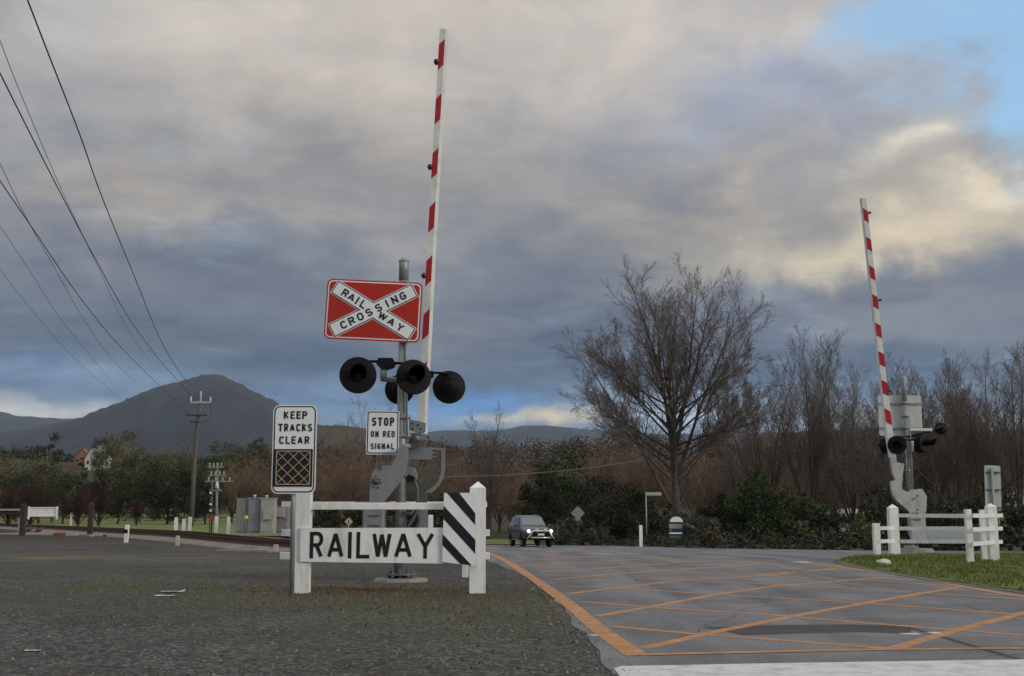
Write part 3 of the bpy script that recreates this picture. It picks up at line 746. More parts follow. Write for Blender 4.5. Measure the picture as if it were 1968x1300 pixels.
# X sign
o = P(717.5, 597.3, d - .13); tl, tr = P(628, 533, d - .13), P(811, 541.5, d - .13)
fr = Frame(o, tr - tl, (0, 0, 1)); rail_sign_x(root, fr, (tr - tl).length, 121.5 / 125.7 * 1.0, math.radians(29.2))
mb = MB()
for y in (560, 635):
    mb = MB(); q = P(776, y, d); mb.box(q + Vector((-.42, -.07, 0)), (1.0, .035, .045)); mb.lathe(q - Vector((0, 0, .03)), (0, 0, 1), [(.08, 0), (.095, 0), (.095, .06), (.08, .06)], 18)
    mb.build('sign_bracket', GALV, root)
# STOP ON RED SIGNAL
def plate(name, px, py, d, w, h, r, rows, root, extra=None, back=None, tilt=0, yaw=0):
    fr = Frame(P(px, py, d), (cos(yaw), sin(yaw), -tilt), (0, 0, 1)); mb = MB()
    slab(mb, fr, rrect(w, h, r), -.012, 0, 0); flat(mb, fr, rrect(w - .03, h - .03, r * .85), .003, 1); flat(mb, fr, rrect(w - .062, h - .062, r * .7), .006, 0)
    if extra: extra(mb, fr)
    pn = mb.build(name, [SIGNW, SIGNB, DARKP, LATT], root)
    mb = MB()
    for txt, x, y, ww, hh, t in rows: word(mb, fr, txt, x, y, ww, hh, t, .010)
    mb.build('lettering', SIGNB, pn); return pn
k = (d - .12) / 2250
plate('stop_sign', 735.5, 831.7, d - .12, 63 * k, 84 * k, .035, [('STOP', .5 * k, 12.5 * k, 43 * k, 16.5 * k, .027), ('ON RED', .5 * k, -9 * k, 46.5 * k, 12 * k, .019), ('SIGNAL', 0 * k, -32 * k, 45 * k, 11.5 * k, .019)], root, tilt=.006)
mb = MB()
for y in (802, 838, 858):
    mb = MB(); q = P(778, y, d); mb.lathe(q - Vector((0, 0, .03)), (0, 0, 1), [(.076, 0), (.098, 0), (.098, .06), (.076, .06)], 18); mb.box(q + Vector((-.2, -.085, 0)), (.36, .03, .045))
    mb.build('sign_bracket', GALV, root)
# lamps on their cross arms
dd = d - .35
mb = MB(); c = P(740, 697, dd + .12)
mb.prism(PX([(723, 700), (727, 688), (754, 688), (759, 698), (755, 705), (742, 709), (728, 705)], dd + .02), (0, .2, 0))
mb.tube([P(690, 695, dd + .1), P(725, 695, dd + .1)], .022, 8); mb.tube([P(756, 698, dd + .1), P(795, 700, dd + .1)], .022, 8)
mb.build('lamp_crossarm', BLACK, root); mb = MB()
mb.prism(PX([(825, 713), (832, 713), (833, 722), (829, 726), (825, 724)], d + .3), (0, .15, 0))
mb.tube([P(825, 716.5, d + .36), P(864, 717.5, d + .36)], .02, 8); mb.tube([P(768, 718, d + .36), P(828, 718, d + .36)], .02, 8)
mb.build('lamp_crossarm', BLACK, root)
mb = MB(); mb.tube([P(737, 706, dd + .12), P(737, 732, dd + .12)], .052, 14); mb.tube([P(734, 729, dd + .13), P(752, 730, d - .1), P(776, 731, d)], .04, 12)
mb.tube([P(779, 731, d), P(815, 722, d + .36)], .035, 10)
mb.lathe(P(776, 735, d), (0, 0, 1), [(.076, 0), (.10, 0), (.10, .10), (.076, .10)], 18)
mb.build('lamp_bracket', GALV, root)
lamp(root, P(688, 721.5, dd), (.16, -1, .06), 36 / 2250 * dd)
lamp(root, P(795, 725, dd), (.30, -1, .10), 34.5 / 2250 * dd)
lamp(root, P(768, 749, d + .42), (.1, 1, 0), 29 / 2250 * (d + .4))
lamp(root, P(863, 744.5, d + .42), (-.2, 1, .05), 32 / 2250 * (d + .4))
# boom machine: cranked casting on a case, counterweight frame, cables
K1 = lambda l: [Z(a, b, 680, 780, 5.65) for a, b in l]
mb = MB()
mb.prism(PX(K1([(500, 445), (585, 440), (580, 620), (555, 735), (505, 830), (430, 915), (335, 1030), (300, 1075), (168, 1075), (175, 850), (195, 740), (240, 680), (290, 648), (400, 652), (435, 590), (475, 525)]), d - .28), (0, .16, 0), 0)
bolts(mb, K1([(240, 770), (210, 800), (280, 800), (290, 835), (200, 830), (215, 885), (262, 890)]), d - .28, .014, 1)
mb.lathe(P(*K1([(245, 825)])[0], d - .28), (0, -1, 0), [(.05, 0), (.05, .02), (.03, .03), (.03, .05), (.001, .055)], 14, 1)
mb.prism(PX(K1([(275, 640), (300, 640), (298, 700), (280, 700)]), d - .30), (0, .03, 0), 1)
mb.build('boom_crank', [GREY, DGREY], root)
mb = MB(); x0, x1, yt, yb = 698.5, 738, 968, 1040
a, b = P(x0, yt, d - .1), P(x1, yb, d - .1); mb.bbox(((a.x + b.x) / 2, d, (a.z + b.z) / 2), (b.x - a.x, .42, a.z - b.z), 0, .02)
for y in (990, 1009, 1025):
    a, b = P(708, y, d - .22), P(729, y + 3, d - .22); mb.box(((a.x + b.x) / 2, d - .212, (a.z + b.z) / 2), (b.x - a.x, .02, a.z - b.z), 1)
a = P(718, 968, d); mb.bbox((a.x, d, a.z + .01), (b.x - P(x0, 0, d).x + .12, .46, .03), 0, .01)
mb.build('mechanism_case', [GREY, DGREY], root)
mb = MB(); dc = d + .22; off = (0, .09, 0)
mb.prism(PX(K1([(590, 450), (850, 452), (850, 585), (590, 585)]), dc), off, 0)
mb.prism(PX(K1([(850, 455), (992, 460), (990, 485), (850, 480)]), dc), off, 0)
mb.prism(PX(K1([(955, 487), (990, 487), (985, 720), (965, 800), (930, 860), (880, 915), (800, 970), (775, 940), (860, 880), (915, 820), (945, 740)]), dc), off, 0)
for y in (505, 545): mb.prism(PX(K1([(850, y), (905, y), (905, y + 14), (850, y + 14)]), dc), off, 0)
mb.prism(PX(K1([(838, 585), (862, 585), (850, 870), (826, 870)]), dc), off, 1)
for q in ([(855, 600), (870, 600), (945, 740), (930, 745)], [(945, 690), (955, 705), (850, 840), (840, 825)], [(700, 735), (835, 680), (838, 705), (700, 765)], [(700, 770), (835, 760), (835, 780), (700, 790)], [(700, 845), (860, 840), (860, 862), (700, 866)], [(740, 870), (760, 870), (830, 955), (805, 965)], [(730, 880), (750, 860), (830, 790), (838, 812)]):
    mb.prism(PX(K1(q), dc), (0, .07, 0), 1)
mb.build('counterweight_frame', [GREY, DGREY], root)
mb = MB()
mb.prism(PX(K1([(600, 150), (700, 165), (780, 190), (775, 285), (690, 290), (600, 270)]), d + .06), (0, .05, 0), 0)
mb.prism(PX(K1([(605, 300), (720, 310), (740, 440), (640, 470), (600, 440)]), d + .1), (0, .08, 0), 1)
mb.lathe(P(*K1([(690, 355)])[0], d + .04), (0, -1, 0), [(.045, 0), (.045, .03), (.02, .05), (.001, .05)], 14, 0)
bolts(mb, K1([(640, 190), (700, 210), (640, 250), (730, 250)]), d + .06, .016, 1)
mb.build('boom_pivot', [GREY, DGREY], root); mb = MB()
mb.prism(PX(K1([(540, 700), (590, 665), (650, 670), (680, 740), (680, 800), (640, 760), (600, 740), (560, 780)]), d - .1), (0, .25, 0), 0)
mb.build('pivot_housing', [GREY, DGREY], root)
mb = MB(); mb.prism(PX(K1([(490, 760), (690, 760), (790, 1000), (800, 1400), (680, 1400), (690, 1000), (640, 900), (500, 1000)]), d + .16), (0, .12, 0), 0)
mb.prism(PX(K1([(700, 1130), (800, 1130), (800, 1500), (700, 1500)]), d + .1), (0, .06, 0), 1)
mb.build('rear_housing', [DGREY, GREY], root)
mb = MB()
for l in ([(660, 800), (690, 900), (690, 1150), (600, 1300), (560, 1420)], [(730, 1120), (715, 1250), (640, 1400)], [(520, 1150), (620, 1180), (660, 1120)]):
    mb.tube([P(*p, d - .13) for p in K1(l)], .022, 8)
mb.build('cable', DGREY, root)
# plinth
def plinth(c, lab, rx=.43, ry=.36, h=.09):
    mb = MB(); n = 8; vs = []
    for r_, z in ((1.12, -.03), (1.0, h - .015), (.96, h)):
        for k in range(n):
            a = 2 * pi * (k + .5) / n; vs.append(c + Vector((cos(a) * rx * r_, sin(a) * ry * r_, z - .04)))
    mb.add(vs, [(j * n + k, j * n + (k + 1) % n, (j + 1) * n + (k + 1) % n, (j + 1) * n + k) for j in range(2) for k in range(n)] + [[16 + k for k in range(8)]])
    return tag(mb.build('concrete_plinth', CONC, loc=c), lab, 'plinth', 'signal plinths')
plinth(base, 'octagonal concrete plinth under the crossing signal behind the RAILWAY barricade')

# ---- KEEP TRACKS CLEAR sign
dk = G(561, 1146).y; k = dk / 2250; b_ = G(561, 1146)
root = thing('track_warning_sign', b_, 'KEEP TRACKS CLEAR sign with lattice panel on a grey pole beside the barricade', 'sign')
mb = MB(); mb.tube([b_ - Vector((0, 0, .05)), P(566, 800, dk)], .031, 12); mb.build('post', GALV, root)
def ktc(mb, fr):
    w, h = 73 * k, 71 * k; y0 = -35.5 * k
    slab(mb, fr, [(x - .004, y + y0) for x, y in [(w / 2, h / 2), (-w / 2, h / 2), (-w / 2, -h / 2), (w / 2, -h / 2)]], .006, .016, 1)
    w2, h2 = 64 * k, 63 * k
    flat(mb, fr, [(x - .004, y + y0) for x, y in [(w2 / 2, h2 / 2), (-w2 / 2, h2 / 2), (-w2 / 2, -h2 / 2), (w2 / 2, -h2 / 2)]], .019, 2)
    f2 = fr
    X0, Y0 = -.004, y0; t = .011
    for s in (-1, 1):
        mb.prism([f2.at(X0 + s * w2 / 2 + a, Y0 + b, .026) for a, b in ((t / 2, h2 / 2), (-t / 2, h2 / 2), (-t / 2, -h2 / 2), (t / 2, -h2 / 2))], fr.n * -.006, 3)
        mb.prism([f2.at(X0 + a, Y0 + s * h2 / 2 + b, .027) for a, b in ((w2 / 2, t / 2), (-w2 / 2, t / 2), (-w2 / 2, -t / 2), (w2 / 2, -t / 2))], fr.n * -.006, 3)
    def clipl(c, sg):          # line y = sg*x*(h2/w2) + c inside the panel
        m = sg * h2 / w2; pts = []
        for x in (-w2 / 2, w2 / 2):
            y = m * x + c
            if abs(y) <= h2 / 2 + 1e-6: pts.append((x, y))
        for y in (-h2 / 2, h2 / 2):
            x = (y - c) / m
            if abs(x) < w2 / 2 - 1e-6: pts.append((x, y))
        return pts[:2]
    for i in range(-2, 3):
        for sg in (1, -1):
            pp = clipl(i * h2 / 3, sg)
            if len(pp) == 2: 
                sg_h = .022 if sg > 0 else .0235
                stroke(mb, Frame(fr.at(X0, Y0), fr.ux, fr.uy), pp, .009, sg_h, 3)
plate('sign_panel', 565.5, 863.5, dk - .05, 84 * k, 169 * k, .085, [('KEEP', 1 * k, 57.5 * k, 45 * k, 15 * k, .020), ('TRACKS', 1 * k, 33.5 * k, 65 * k, 15 * k, .020), ('CLEAR', 0, 9.5 * k, 58 * k, 15 * k, .020)], root, ktc)

# ---- RAILWAY barricade
df = G(916, 1141).y + .02; kf = df / 2250
g0 = G(745, 1141)
root = thing('railway_barricade', Vector((g0.x, df, 0)), 'white post-and-rail barricade with RAILWAY board and black striped end panel', 'barricade', 'white barricades')
def post(px0, px1, ytop, ybase, d, root, peak=True, w=None, zb=None):
    a, b = P(px0, ybase, d), P(px1, ybase, d); t = P(px0, ytop, d).z; w = b.x - a.x; cx = (a.x + b.x) / 2; z0 = gz(cx, d) - .05; mb = MB()
    h = w * .42 if peak else .012
    q = [Vector((cx + sx * w / 2, d + w / 2 + sy * w / 2, z)) for z in (z0, t - h) for sx, sy in ((-1, -1), (1, -1), (1, 1), (-1, 1))]
    mb.add(q, [(0, 1, 5, 4), (1, 2, 6, 5), (2, 3, 7, 6), (3, 0, 4, 7), (3, 2, 1, 0)])
    if peak: mb.add(q[4:] + [Vector((cx, d + w / 2, t))], [(0, 1, 4), (1, 2, 4), (2, 3, 4), (3, 0, 4)])
    else: mb.add([v + Vector((0, 0, 0)) for v in q[4:]], [(0, 1, 2, 3)])
    return mb.build('post', WHITE, root)
post(563.5, 592, 925, 1141, df, root); post(902, 932.5, 925, 1141, df, root)
dq = G(590, 1110).y
post(584, 594, 955, 1110, dq, root, False); post(888, 900, 955, 1111, dq, root, False)
def bar(name, x0, x1, y0, y1, d, th, root, m=None):
    a, b = P(x0, y0, d), P(x1, y1, d); mb = MB(); mb.bbox(((a.x + b.x) / 2, d + th / 2, (a.z + b.z) / 2), (b.x - a.x, th, a.z - b.z), 0, .006)
    return mb.build(name, m or WHITE, root)
bar('rail', 591.5, 902.5, 966.5, 980, df + .03, .05, root)
bar('rail', 541, 936, 964.5, 975.5, dq - .06, .05, root); bar('rail', 541, 941, 1018, 1031, dq - .06, .05, root); bar('rail', 538, 941, 1062, 1076, dq - .06, .05, root)
mb = MB(); pf = df - .032
q = PX([(577, 1015.5), (852, 1014.5), (852, 1083.5), (577, 1080)], pf); mb.prism(q, (0, .03, 0), 0)
bd = mb.build('name_board', WHITE, root)
mb = MB(); LX = {0: ('R', 403, 512), 1: ('A', 545, 678), 2: ('I', 712, 742), 3: ('L', 780, 886), 4: ('W', 908, 1064), 5: ('A', 1086, 1230), 6: ('Y', 1263, 1410)}
fr = Frame(P(577, 1078, pf), (1, 0, -.003), (0, 0, 1))
for ch, a, b in LX.values():
    glyph(mb, fr, ch, ((a / 4.278 + 500) - 577) * kf, 4.5 * kf, (b - a) / 4.278 * kf, 49.5 * kf, 6.9 * kf if ch != 'I' else 6.9 * kf, .004)
mb.build('lettering', SIGNB, bd)
mb = MB(); K2 = lambda l: [Z(a, b, 500, 900, 4.278) for a, b in l]
pf2 = df - .065
mb.prism(PX(K2([(1512, 205), (1770, 203), (1768, 800), (1725, 802), (1497, 770)]), pf2), (0, .03, 0), 0)
for q in ([(1537, 205), (1637, 204), (1769, 372), (1769, 468)], [(1508, 308), (1769, 590), (1769, 705), (1503, 412)], [(1499, 540), (1740, 800.5), (1645, 788), (1498, 632)]):
    v = [a + Vector((0, -.004, 0)) for a in PX(K2(q), pf2)]; mb.add(v, [(3, 2, 1, 0)], 1)
mb.build('hazard_panel', [SIGNW, SIGNB], root)

# ---- right-hand signal
dr = 32.0; base = G(1752, 1062.5); dr = base.y; base = Vector((base.x, dr, gz(base.x, dr) + VT))
root = thing('level_crossing_signal', base, 'level crossing signal seen from behind, with raised boom, on the right grass verge', 'crossing signal', 'level crossing signals')
mb = MB(); mb.tube([base, P(1746, 860, dr), P(1738.5, 775, dr)], [.085, .08, .075], 16); mb.tube([P(1738.5, 776, dr), P(1736.5, 727, dr), P(1736.4, 724, dr)], [.082, .080, .05], 16)
mb.tube([P(1741, 860, dr - .1), P(1743, 930, dr - .1)], .02, 8); mb.tube([P(1748, 800, dr - .09), P(1757, 990, dr - .09)], .018, 8)
mb.build('mast', GALV, root)
mb = MB(); mb.lathe(base, (0, 0, 1), [(.26, .06), (.26, .09), (.11, .1), (.11, .18), (.09, .2)], 18); mb.lathe(base, (0, 0, 1), [(.23, .13), (.23, .15), (.1, .155)], 18); studs(mb, base, .2, 6, .22); mb.build('base_flange', GALV, root)
Lr = [(1656, 381), (1705.5, 841), (1712, 880)]; Rr = [(1665, 382), (1717, 841), (1723, 880)]
st = [(400 + 55 * i, 423 + 55.5 * i, 406 + 55 * i, 429 + 55.5 * i) for i in range(8)]
boom(root, Lr, Rr, dr - .45, st, [(1671.5, 409), (1691.5, 577), (1709.5, 751.5)], -1, .09)
mb = MB(); ds = dr + .12
fr = Frame(P(1730, 799, ds), (1, .02, 0), (0, 0, 1)); kr = ds / 2250
slab(mb, fr, rrect(84 * kr, 78 * kr, .07), -.012, 0, 0)
for y in (23, -24): mb.box(P(1730, 799 - y, ds - .04), (82 * kr, .035, .05), 1)
mb.build('crossbuck_sign', [mat('sign_back', (.50, .52, .51), .45, .06, 4, dirt=(.34, .34, .32), dirt_amt=.5), GALV], root)
mb = MB()
for y in (775, 800, 823, 870, 905):
    mb = MB(); q = P(interp([(725, 1737), (1062, 1752)], y), y, dr); mb.lathe(q - Vector((0, 0, .03)), (0, 0, 1), [(.08, 0), (.105, 0), (.105, .07), (.08, .07)], 14)
    mb.build('sign_bracket', GALV, root)
mb = MB(); mb.bbox(P(1768, 826.5, dr - .02), (46 * kr, .12, .09), 0, .01); mb.tube([P(1752, 846, dr - .02), P(1752, 868, dr)], .07, 12); mb.build('lamp_bracket', BOOMW, root)
mb = MB(); mb.tube([P(1692, 846, dr - .3), P(1790, 846, dr - .2)], .03, 8); mb.tube([P(1770, 834, dr + .1), P(1815, 818, dr + .55)], .03, 8)
mb.prism(PX([(1741, 838), (1785, 829), (1790, 836), (1745, 842)], dr - .1), (0, .2, 0)); mb.build('lamp_crossarm', BLACK, root)
R_ = .30
lamp(root, P(1703, 857, dr + .05), (-.3, 1, 0), .26); lamp(root, P(1724, 855.5, dr - .55), (-.35, -1, 0), 17.5 * kr)
lamp(root, P(1781, 852, dr - .5), (.5, -1, 0), 19 * kr); lamp(root, P(1768, 856, dr + .1), (.3, 1, 0), .26); lamp(root, P(1808, 824, dr + .7), (.3, 1, 0), .2)
K3 = lambda l: [Z(a, b, 1640, 880, 5.2) for a, b in l]
mb = MB()
mb.prism(PX(K3([(375, -10), (430, -10), (432, 45), (512, 60), (492, 185), (488, 315), (560, 352), (585, 318), (640, 318), (660, 345), (680, 430), (672, 560), (575, 560), (520, 500), (435, 430), (400, 370), (382, 300), (378, 235), (425, 225), (395, 150)]), dr - .5), (0, .16, 0), 0)
bolts(mb, K3([(590, 415), (620, 405), (640, 520), (640, 380)]), dr - .5, .03, 1)
mb.build('boom_crank', [GREYR, DGREY], root)
mb = MB(); mb.prism(PX(K3([(640, 312), (690, 312), (735, 385), (730, 520), (718, 560), (660, 562), (680, 430), (665, 350)]), dr - .42), (0, .3, 0), 0)
mb.prism(PX(K3([(378, 235), (390, 235), (402, 370), (440, 432), (570, 530), (570, 560), (510, 520), (425, 440), (392, 380)]), dr - .36), (0, .2, 0), 1)
mb.build('counterweight', [GREYR, DGREY], root)
mb = MB(); mb.prism(PX(K3([(578, 555), (718, 555), (736, 822), (590, 826)]), dr - .3), (0, .4, 0), 0)
mb.prism(PX(K3([(585, 618), (690, 612), (650, 630)]), dr - .32), (0, .02, 0), 1); mb.prism(PX(K3([(585, 552), (660, 548), (655, 562), (590, 566)]), dr - .52), (0, .02, 0), 1)
mb.build('mechanism_case', [GREYR, DGREY], root)
mb = MB(); mb.tube([P(*p, dr - .4) for p in K3([(578, 520), (540, 540), (512, 585), (500, 650), (515, 720), (545, 780), (565, 830)])], .038, 8); mb.build('cable', BLACK, root)
plinth(base + Vector((.1, -.1, .03)), 'concrete plinth under the right-hand crossing signal on the grass', .55, .42, .12)
# ---- right-hand barricade
rb = G(1905, 1081); root = thing('railway_barricade', Vector((rb.x, rb.y, gz(rb.x, rb.y) + VT)), 'white post-and-rail barricade seen from behind on the grass verge, without lettering', 'barricade', 'white barricades')
def rpost(x0, x1, yt, yb, peak): post(x0, x1, yt, yb, G((x0 + x1) / 2, yb).y * .985, root, peak)
rpost(1713.5, 1731, 969, 1069, True); rpost(1905, 1922, 967, 1080, True); rpost(1682, 1694, 1005, 1070, False); rpost(1862, 1873, 978, 1084, False); rpost(1890, 1899, 979, 1080, False)
def beam(a, da, b, db, h, th=.05):
    A, B = P(*a, da), P(*b, db); dv = B - A; L_ = dv.length; mb = MB(); n = Vector((-dv.y, dv.x, 0)).normalized()
    q = [A + n * s * th / 2 + Vector((0, 0, z)) for s in (-1, 1) for z in (-h / 2, h / 2)]; q += [v + dv for v in q]
    mb.add(q, [(0, 1, 3, 2), (4, 6, 7, 5), (0, 4, 5, 1), (2, 3, 7, 6), (1, 5, 7, 3), (0, 2, 6, 4)]); mb.build('rail', WHITE, root)
for yl, yr in ((991, 992), (1016, 1016), (1041, 1041)): beam((1728, yl), 29.0, (1864, yr), 25.6, .088)
for y0, y1 in ((991.5, 991), (1018, 1016), (1046, 1041.5)): beam((1868, y0), 24.35, (1925, y1), 27.2, .085)
for y0, y1 in ((1016, 1015), (1041.5, 1040)): beam((1679, y0), 28.7, (1718, y1), 29.4, .088)
mb = MB(); q = [P(1781, 1020, 28.4), P(1905, 1020, 26.6), P(1905, 1043, 26.6), P(1781, 1043, 28.4)]; mb.prism(q, (0, .03, 0)); mb.build('name_board', mat('board_back', (.52, .55, .58), .6, .06, 4), root)
# ---- sign back far right
b_ = G(1916, 1078); ds = b_.y; b_.z += VT; root = thing('track_warning_sign', b_, 'tall grey back of a sign on a pole behind the right barricade', 'sign'); kr = ds / 2250
mb = MB(); mb.tube([b_, P(1906, 900, ds)], .032, 10); mb.build('post', GALV, root)
mb = MB(); q = P(1908.5, 938, ds + .05); fr = Frame(q, (1, .15, -.03), (.035, 0, 1)); slab(mb, fr, rrect(33 * kr, 85 * kr, .05), -.012, 0, 0)
for y in (29, -4, -38): mb.box(fr.at(0, y * kr, .03), (28 * kr, .03, .04), 1)
mb.build('sign_panel', [mat('sign_back_grey', (.36, .39, .40), .45, .08, 4, dirt=(.25, .26, .26), dirt_amt=.5), DGREY], root)
# ------------------------------------------------------------------ the car
CARP = mat('car_paint', (.10, .103, .112), .28, .06, 3, metal=.55, spec=.6)
GLASS = mat('car_glass', (.10, .13, .15), .08, .1, spec=.9)
TYRE = mat('tyre', (.014, .014, .014), .9, .2)
RIMM = mat('rim', (.30, .30, .31), .35, .1, metal=.7)
CHROME = mat('bull_bar_steel', (.62, .62, .60), .25, .05, metal=.6)
HEADL = mat('headlight_glow', (.9, .9, .85), .2, 0, emit=(1, .95, .82, 1.7))
PLATE = mat('number_plate', (.55, .56, .55), .4, .05)
cp = G(1019, 1051); yaw = math.radians(13)
car = thing('car', Vector((0, 0, 0)), 'dark grey off-road car with bull bar and headlights on, driving towards the crossing', 'car')
# local: +X to the car's left in the picture's right, -Y forward
mb = MB()
secs = [  # y, half width, z bottom, z belt, z top, top half width
 (-2.42, .70, .55, .80, .86, .62), (-2.36, .86, .46, .92, 1.02, .76), (-2.0, .92, .42, 1.0, 1.10, .80), (-1.2, .93, .42, 1.06, 1.17, .80), (-.95, .93, .42, 1.08, 1.20, .80),
 (-.25, .93, .42, 1.10, 1.74, .66), (.2, .93, .42, 1.10, 1.82, .67), (1.5, .93, .42, 1.10, 1.82, .66), (2.1, .92, .44, 1.10, 1.72, .64), (2.4, .88, .5, 1.05, 1.14, .72)]
vs = []
for y, w, zb, zl, zt, tw in secs:
    for x, z in ((-w * .9, zb), (-w, zb + .14), (-w, zl - .12), (-w * .97, zl), (-tw, zt - .05), (-tw * .86, zt), (tw * .86, zt), (tw, zt - .05), (w * .97, zl), (w, zl - .12), (w, zb + .14), (w * .9, zb)):
        vs.append((x, y, z))
n = 12
fs = [(j * n + i, j * n + (i + 1) % n, (j + 1) * n + (i + 1) % n, (j + 1) * n + i) for j in range(len(secs) - 1) for i in range(n)] + [list(range(n)), list(range(len(secs) * n - 1, (len(secs) - 1) * n - 1, -1))]
mb.add(vs, fs, 0, True)
for x in (-.93, .93):
    for y in (-1.45, 1.35):  # dark arches
        a_ = [(.47 * cos(math.radians(t)), .36 + .47 * sin(math.radians(t))) for t in range(0, 181, 20)]
        mb.prism([Vector((x + (.012 if x > 0 else -.012), y + q[0], max(q[1], .4))) for q in a_], (-.05 if x > 0 else .05, 0, 0), 1)
body = mb.build('body', [CARP, BLACK], car)
def cpart(name, m, fn, parent=car):
    q = MB(); fn(q); return q.build(name, m, parent)
cpart('windscreen', GLASS, lambda q: q.add([(-.74, -.90, 1.25), (.74, -.90, 1.25), (.60, -.33, 1.70), (-.60, -.33, 1.70)], [(0, 1, 2, 3)]))
for s in (-1, 1):
    cpart('side_window', GLASS, lambda q: q.add([(s * .905, -.62, 1.17), (s * .915, .42, 1.17), (s * .712, .42, 1.70), (s * .712, -.16, 1.70)], [(0, 1, 2, 3)] if s > 0 else [(3, 2, 1, 0)]))
    cpart('side_window', GLASS, lambda q: q.add([(s * .915, .50, 1.17), (s * .91, 1.9, 1.17), (s * .70, 1.75, 1.70), (s * .712, .50, 1.70)], [(0, 1, 2, 3)] if s > 0 else [(3, 2, 1, 0)]))
    cpart('wing_mirror', CARP, lambda q: q.bbox((s * 1.04, -.62, 1.22), (.20, .12, .17), 0, .03))
    cpart('headlight', HEADL, lambda q: q.lathe((s * .68, -2.40, .93), (s * .15, -1, 0), [(.001, .0), (.10, .0), (.09, .05), (.001, .07)], 14))
    cpart('driving_light', [PLATE, BLACK], lambda q: (q.lathe((s * .26, -2.62, .97), (0, -1, 0), [(.001, 0), (.10, 0), (.10, .07), (.085, .08), (.001, .085)], 14, 0), q.box((s * .26, -2.55, .97), (.05, .1, .05), 1)))
cpart('grille', BLACK, lambda q: q.bbox((0, -2.43, .82), (1.05, .12, .26), 0, .03))
cpart('bumper', BLACK, lambda q: q.bbox((0, -2.40, .58), (1.74, .30, .30), 0, .06))
def bull(q):
    q.tube([(-.82, -2.55, .50), (-.66, -2.62, .66), (-.52, -2.64, .90), (-.42, -2.64, .93), (.42, -2.64, .93), (.52, -2.64, .90), (.66, -2.62, .66), (.82, -2.55, .50)], .05, 8)
    q.tube([(-.62, -2.62, .56), (.62, -2.62, .56)], .045, 8)
cpart('bull_bar', CHROME, bull)
cpart('number_plate', PLATE, lambda q: q.bbox((0, -2.66, .74), (.40, .02, .12), 0, .005))
for x in (-.80, .80):
    for y in (-1.45, 1.35):
        w = cpart('wheel', TYRE, lambda q: q.lathe((x - .12, y, .37), (1, 0, 0), [(.22, 0), (.33, 0), (.37, .03), (.37, .21), (.33, .24), (.22, .24)], 22))
        s = 1 if x > 0 else -1
        cpart('rim', RIMM, lambda q: q.lathe((x + s * .09, y, .37), (s, 0, 0), [(.001, .0), (.07, .01), (.12, .0), (.21, .025), (.23, .03)], 18), w)
cpart('roof_rack', DGREY, lambda q: [q.tube([(s * .55, .1, 1.86), (s * .55, 1.7, 1.86)], .02, 6) for s in (-1, 1)])
cpart('side_step', RIMM, lambda q: [q.tube([(s * .97, -.8, .42), (s * .97, .7, .42)], .035, 8) for s in (-1, 1)])
car.location = cp + Vector((0, 0, .006)); car.rotation_euler = (0, 0, yaw); car.scale = (.92, .92, .95)

# ------------------------------------------------------------------ small street furniture
def simple_post(name, px, ytop, ybase, w, lab, cat, group=None, m=WHITE, d=None, band=None, lean=0):
    b_ = G(px, ybase) if d is None else Vector((P(px, ybase, d).x, d, gz(P(px, ybase, d).x, d)))
    t = P(px + lean, ytop, b_.y); r = w / 2250 * b_.y / 2; mb = MB(); h = t.z - b_.z
    lv = [(-.05, 0), (h * .97, 0), (h, 1)]
    vs = []
    for z, q in lv:
        rr = r * (1 if not q else .75); dx = lean / 2250 * b_.y * max(0, z) / h
        vs += [Vector((b_.x + sx * rr + dx, b_.y + sy * rr, b_.z + z)) for sx, sy in ((-1, -1), (1, -1), (1, 1), (-1, 1))]
    mb.add(vs, [(j * 4 + i, j * 4 + (i + 1) % 4, j * 4 + 4 + (i + 1) % 4, j * 4 + 4 + i) for j in range(2) for i in range(4)] + [(8, 9, 10, 11)])
    if band:
        for z0, z1 in band:
            mb.box((b_.x, b_.y, b_.z + h * (z0 + z1) / 2), (r * 2 + .012, r * 2 + .012, h * (z1 - z0)), 1)
    o = mb.build(name, [m, BLACK], None, loc=b_)
    return tag(o, lab, cat, group)
for i, (x, yt, yb) in enumerate([(337.5, 995, 1026), (352.5, 998, 1026), (364.5, 994, 1028), (415, 993, 1027.5), (438.5, 994, 1028), (465, 994, 1027), (488, 995, 1028.5), (531.5, 993, 1031), (540, 995, 1031), (553, 993, 1032)]):
    simple_post('bollard', x, yt, yb, 5.5, f'white bollard, {ORD[i]} from the left in the row beyond the railway track', 'bollard', 'white bollards beyond the railway')
simple_post('marker_post', 242, 1009, 1043, 6.5, 'white marker post with a black band beside the railway track', 'marker post', None, band=[(.52, .74)], lean=1.5)
simple_post('marker_post', 341, 1030, 1049, 6, 'short weathered white post beside the rails, below the row of bollards', 'marker post', None, mat('worn_white', (.5, .47, .42), .8, .25, 8, dirt=(.2, .16, .12), dirt_amt=.9))
simple_post('marker_post', 530, 1047, 1061, 8, 'low broken white stump beside the rails next to the barricade', 'marker post', None, mat('stump_white', (.48, .43, .38), .9, .25, 8, dirt=(.16, .1, .07), dirt_amt=.9))
simple_post('marker_post', 201, 1028, 1032, 5, 'low dark peg in front of the rails', 'marker post', None, TIMBER)
simple_post('marker_post', 136, 985, 1013, 3.5, 'thin white post standing at the left end of the lawn', 'marker post', None)
simple_post('marker_post', 827.5, 990, 1030, 9, 'white post seen beyond the crossing signal above the RAILWAY board', 'marker post', None, d=46)
simple_post('timber_post', 42.5, 968, 1030, 9, 'dark weathered timber post at the left end of the yard', 'timber post', 'timber posts', TIMBER)
simple_post('timber_post', 172.5, 966, 1030, 8, 'dark timber post beside the low red and white beam', 'timber post', 'timber posts', TIMBER)
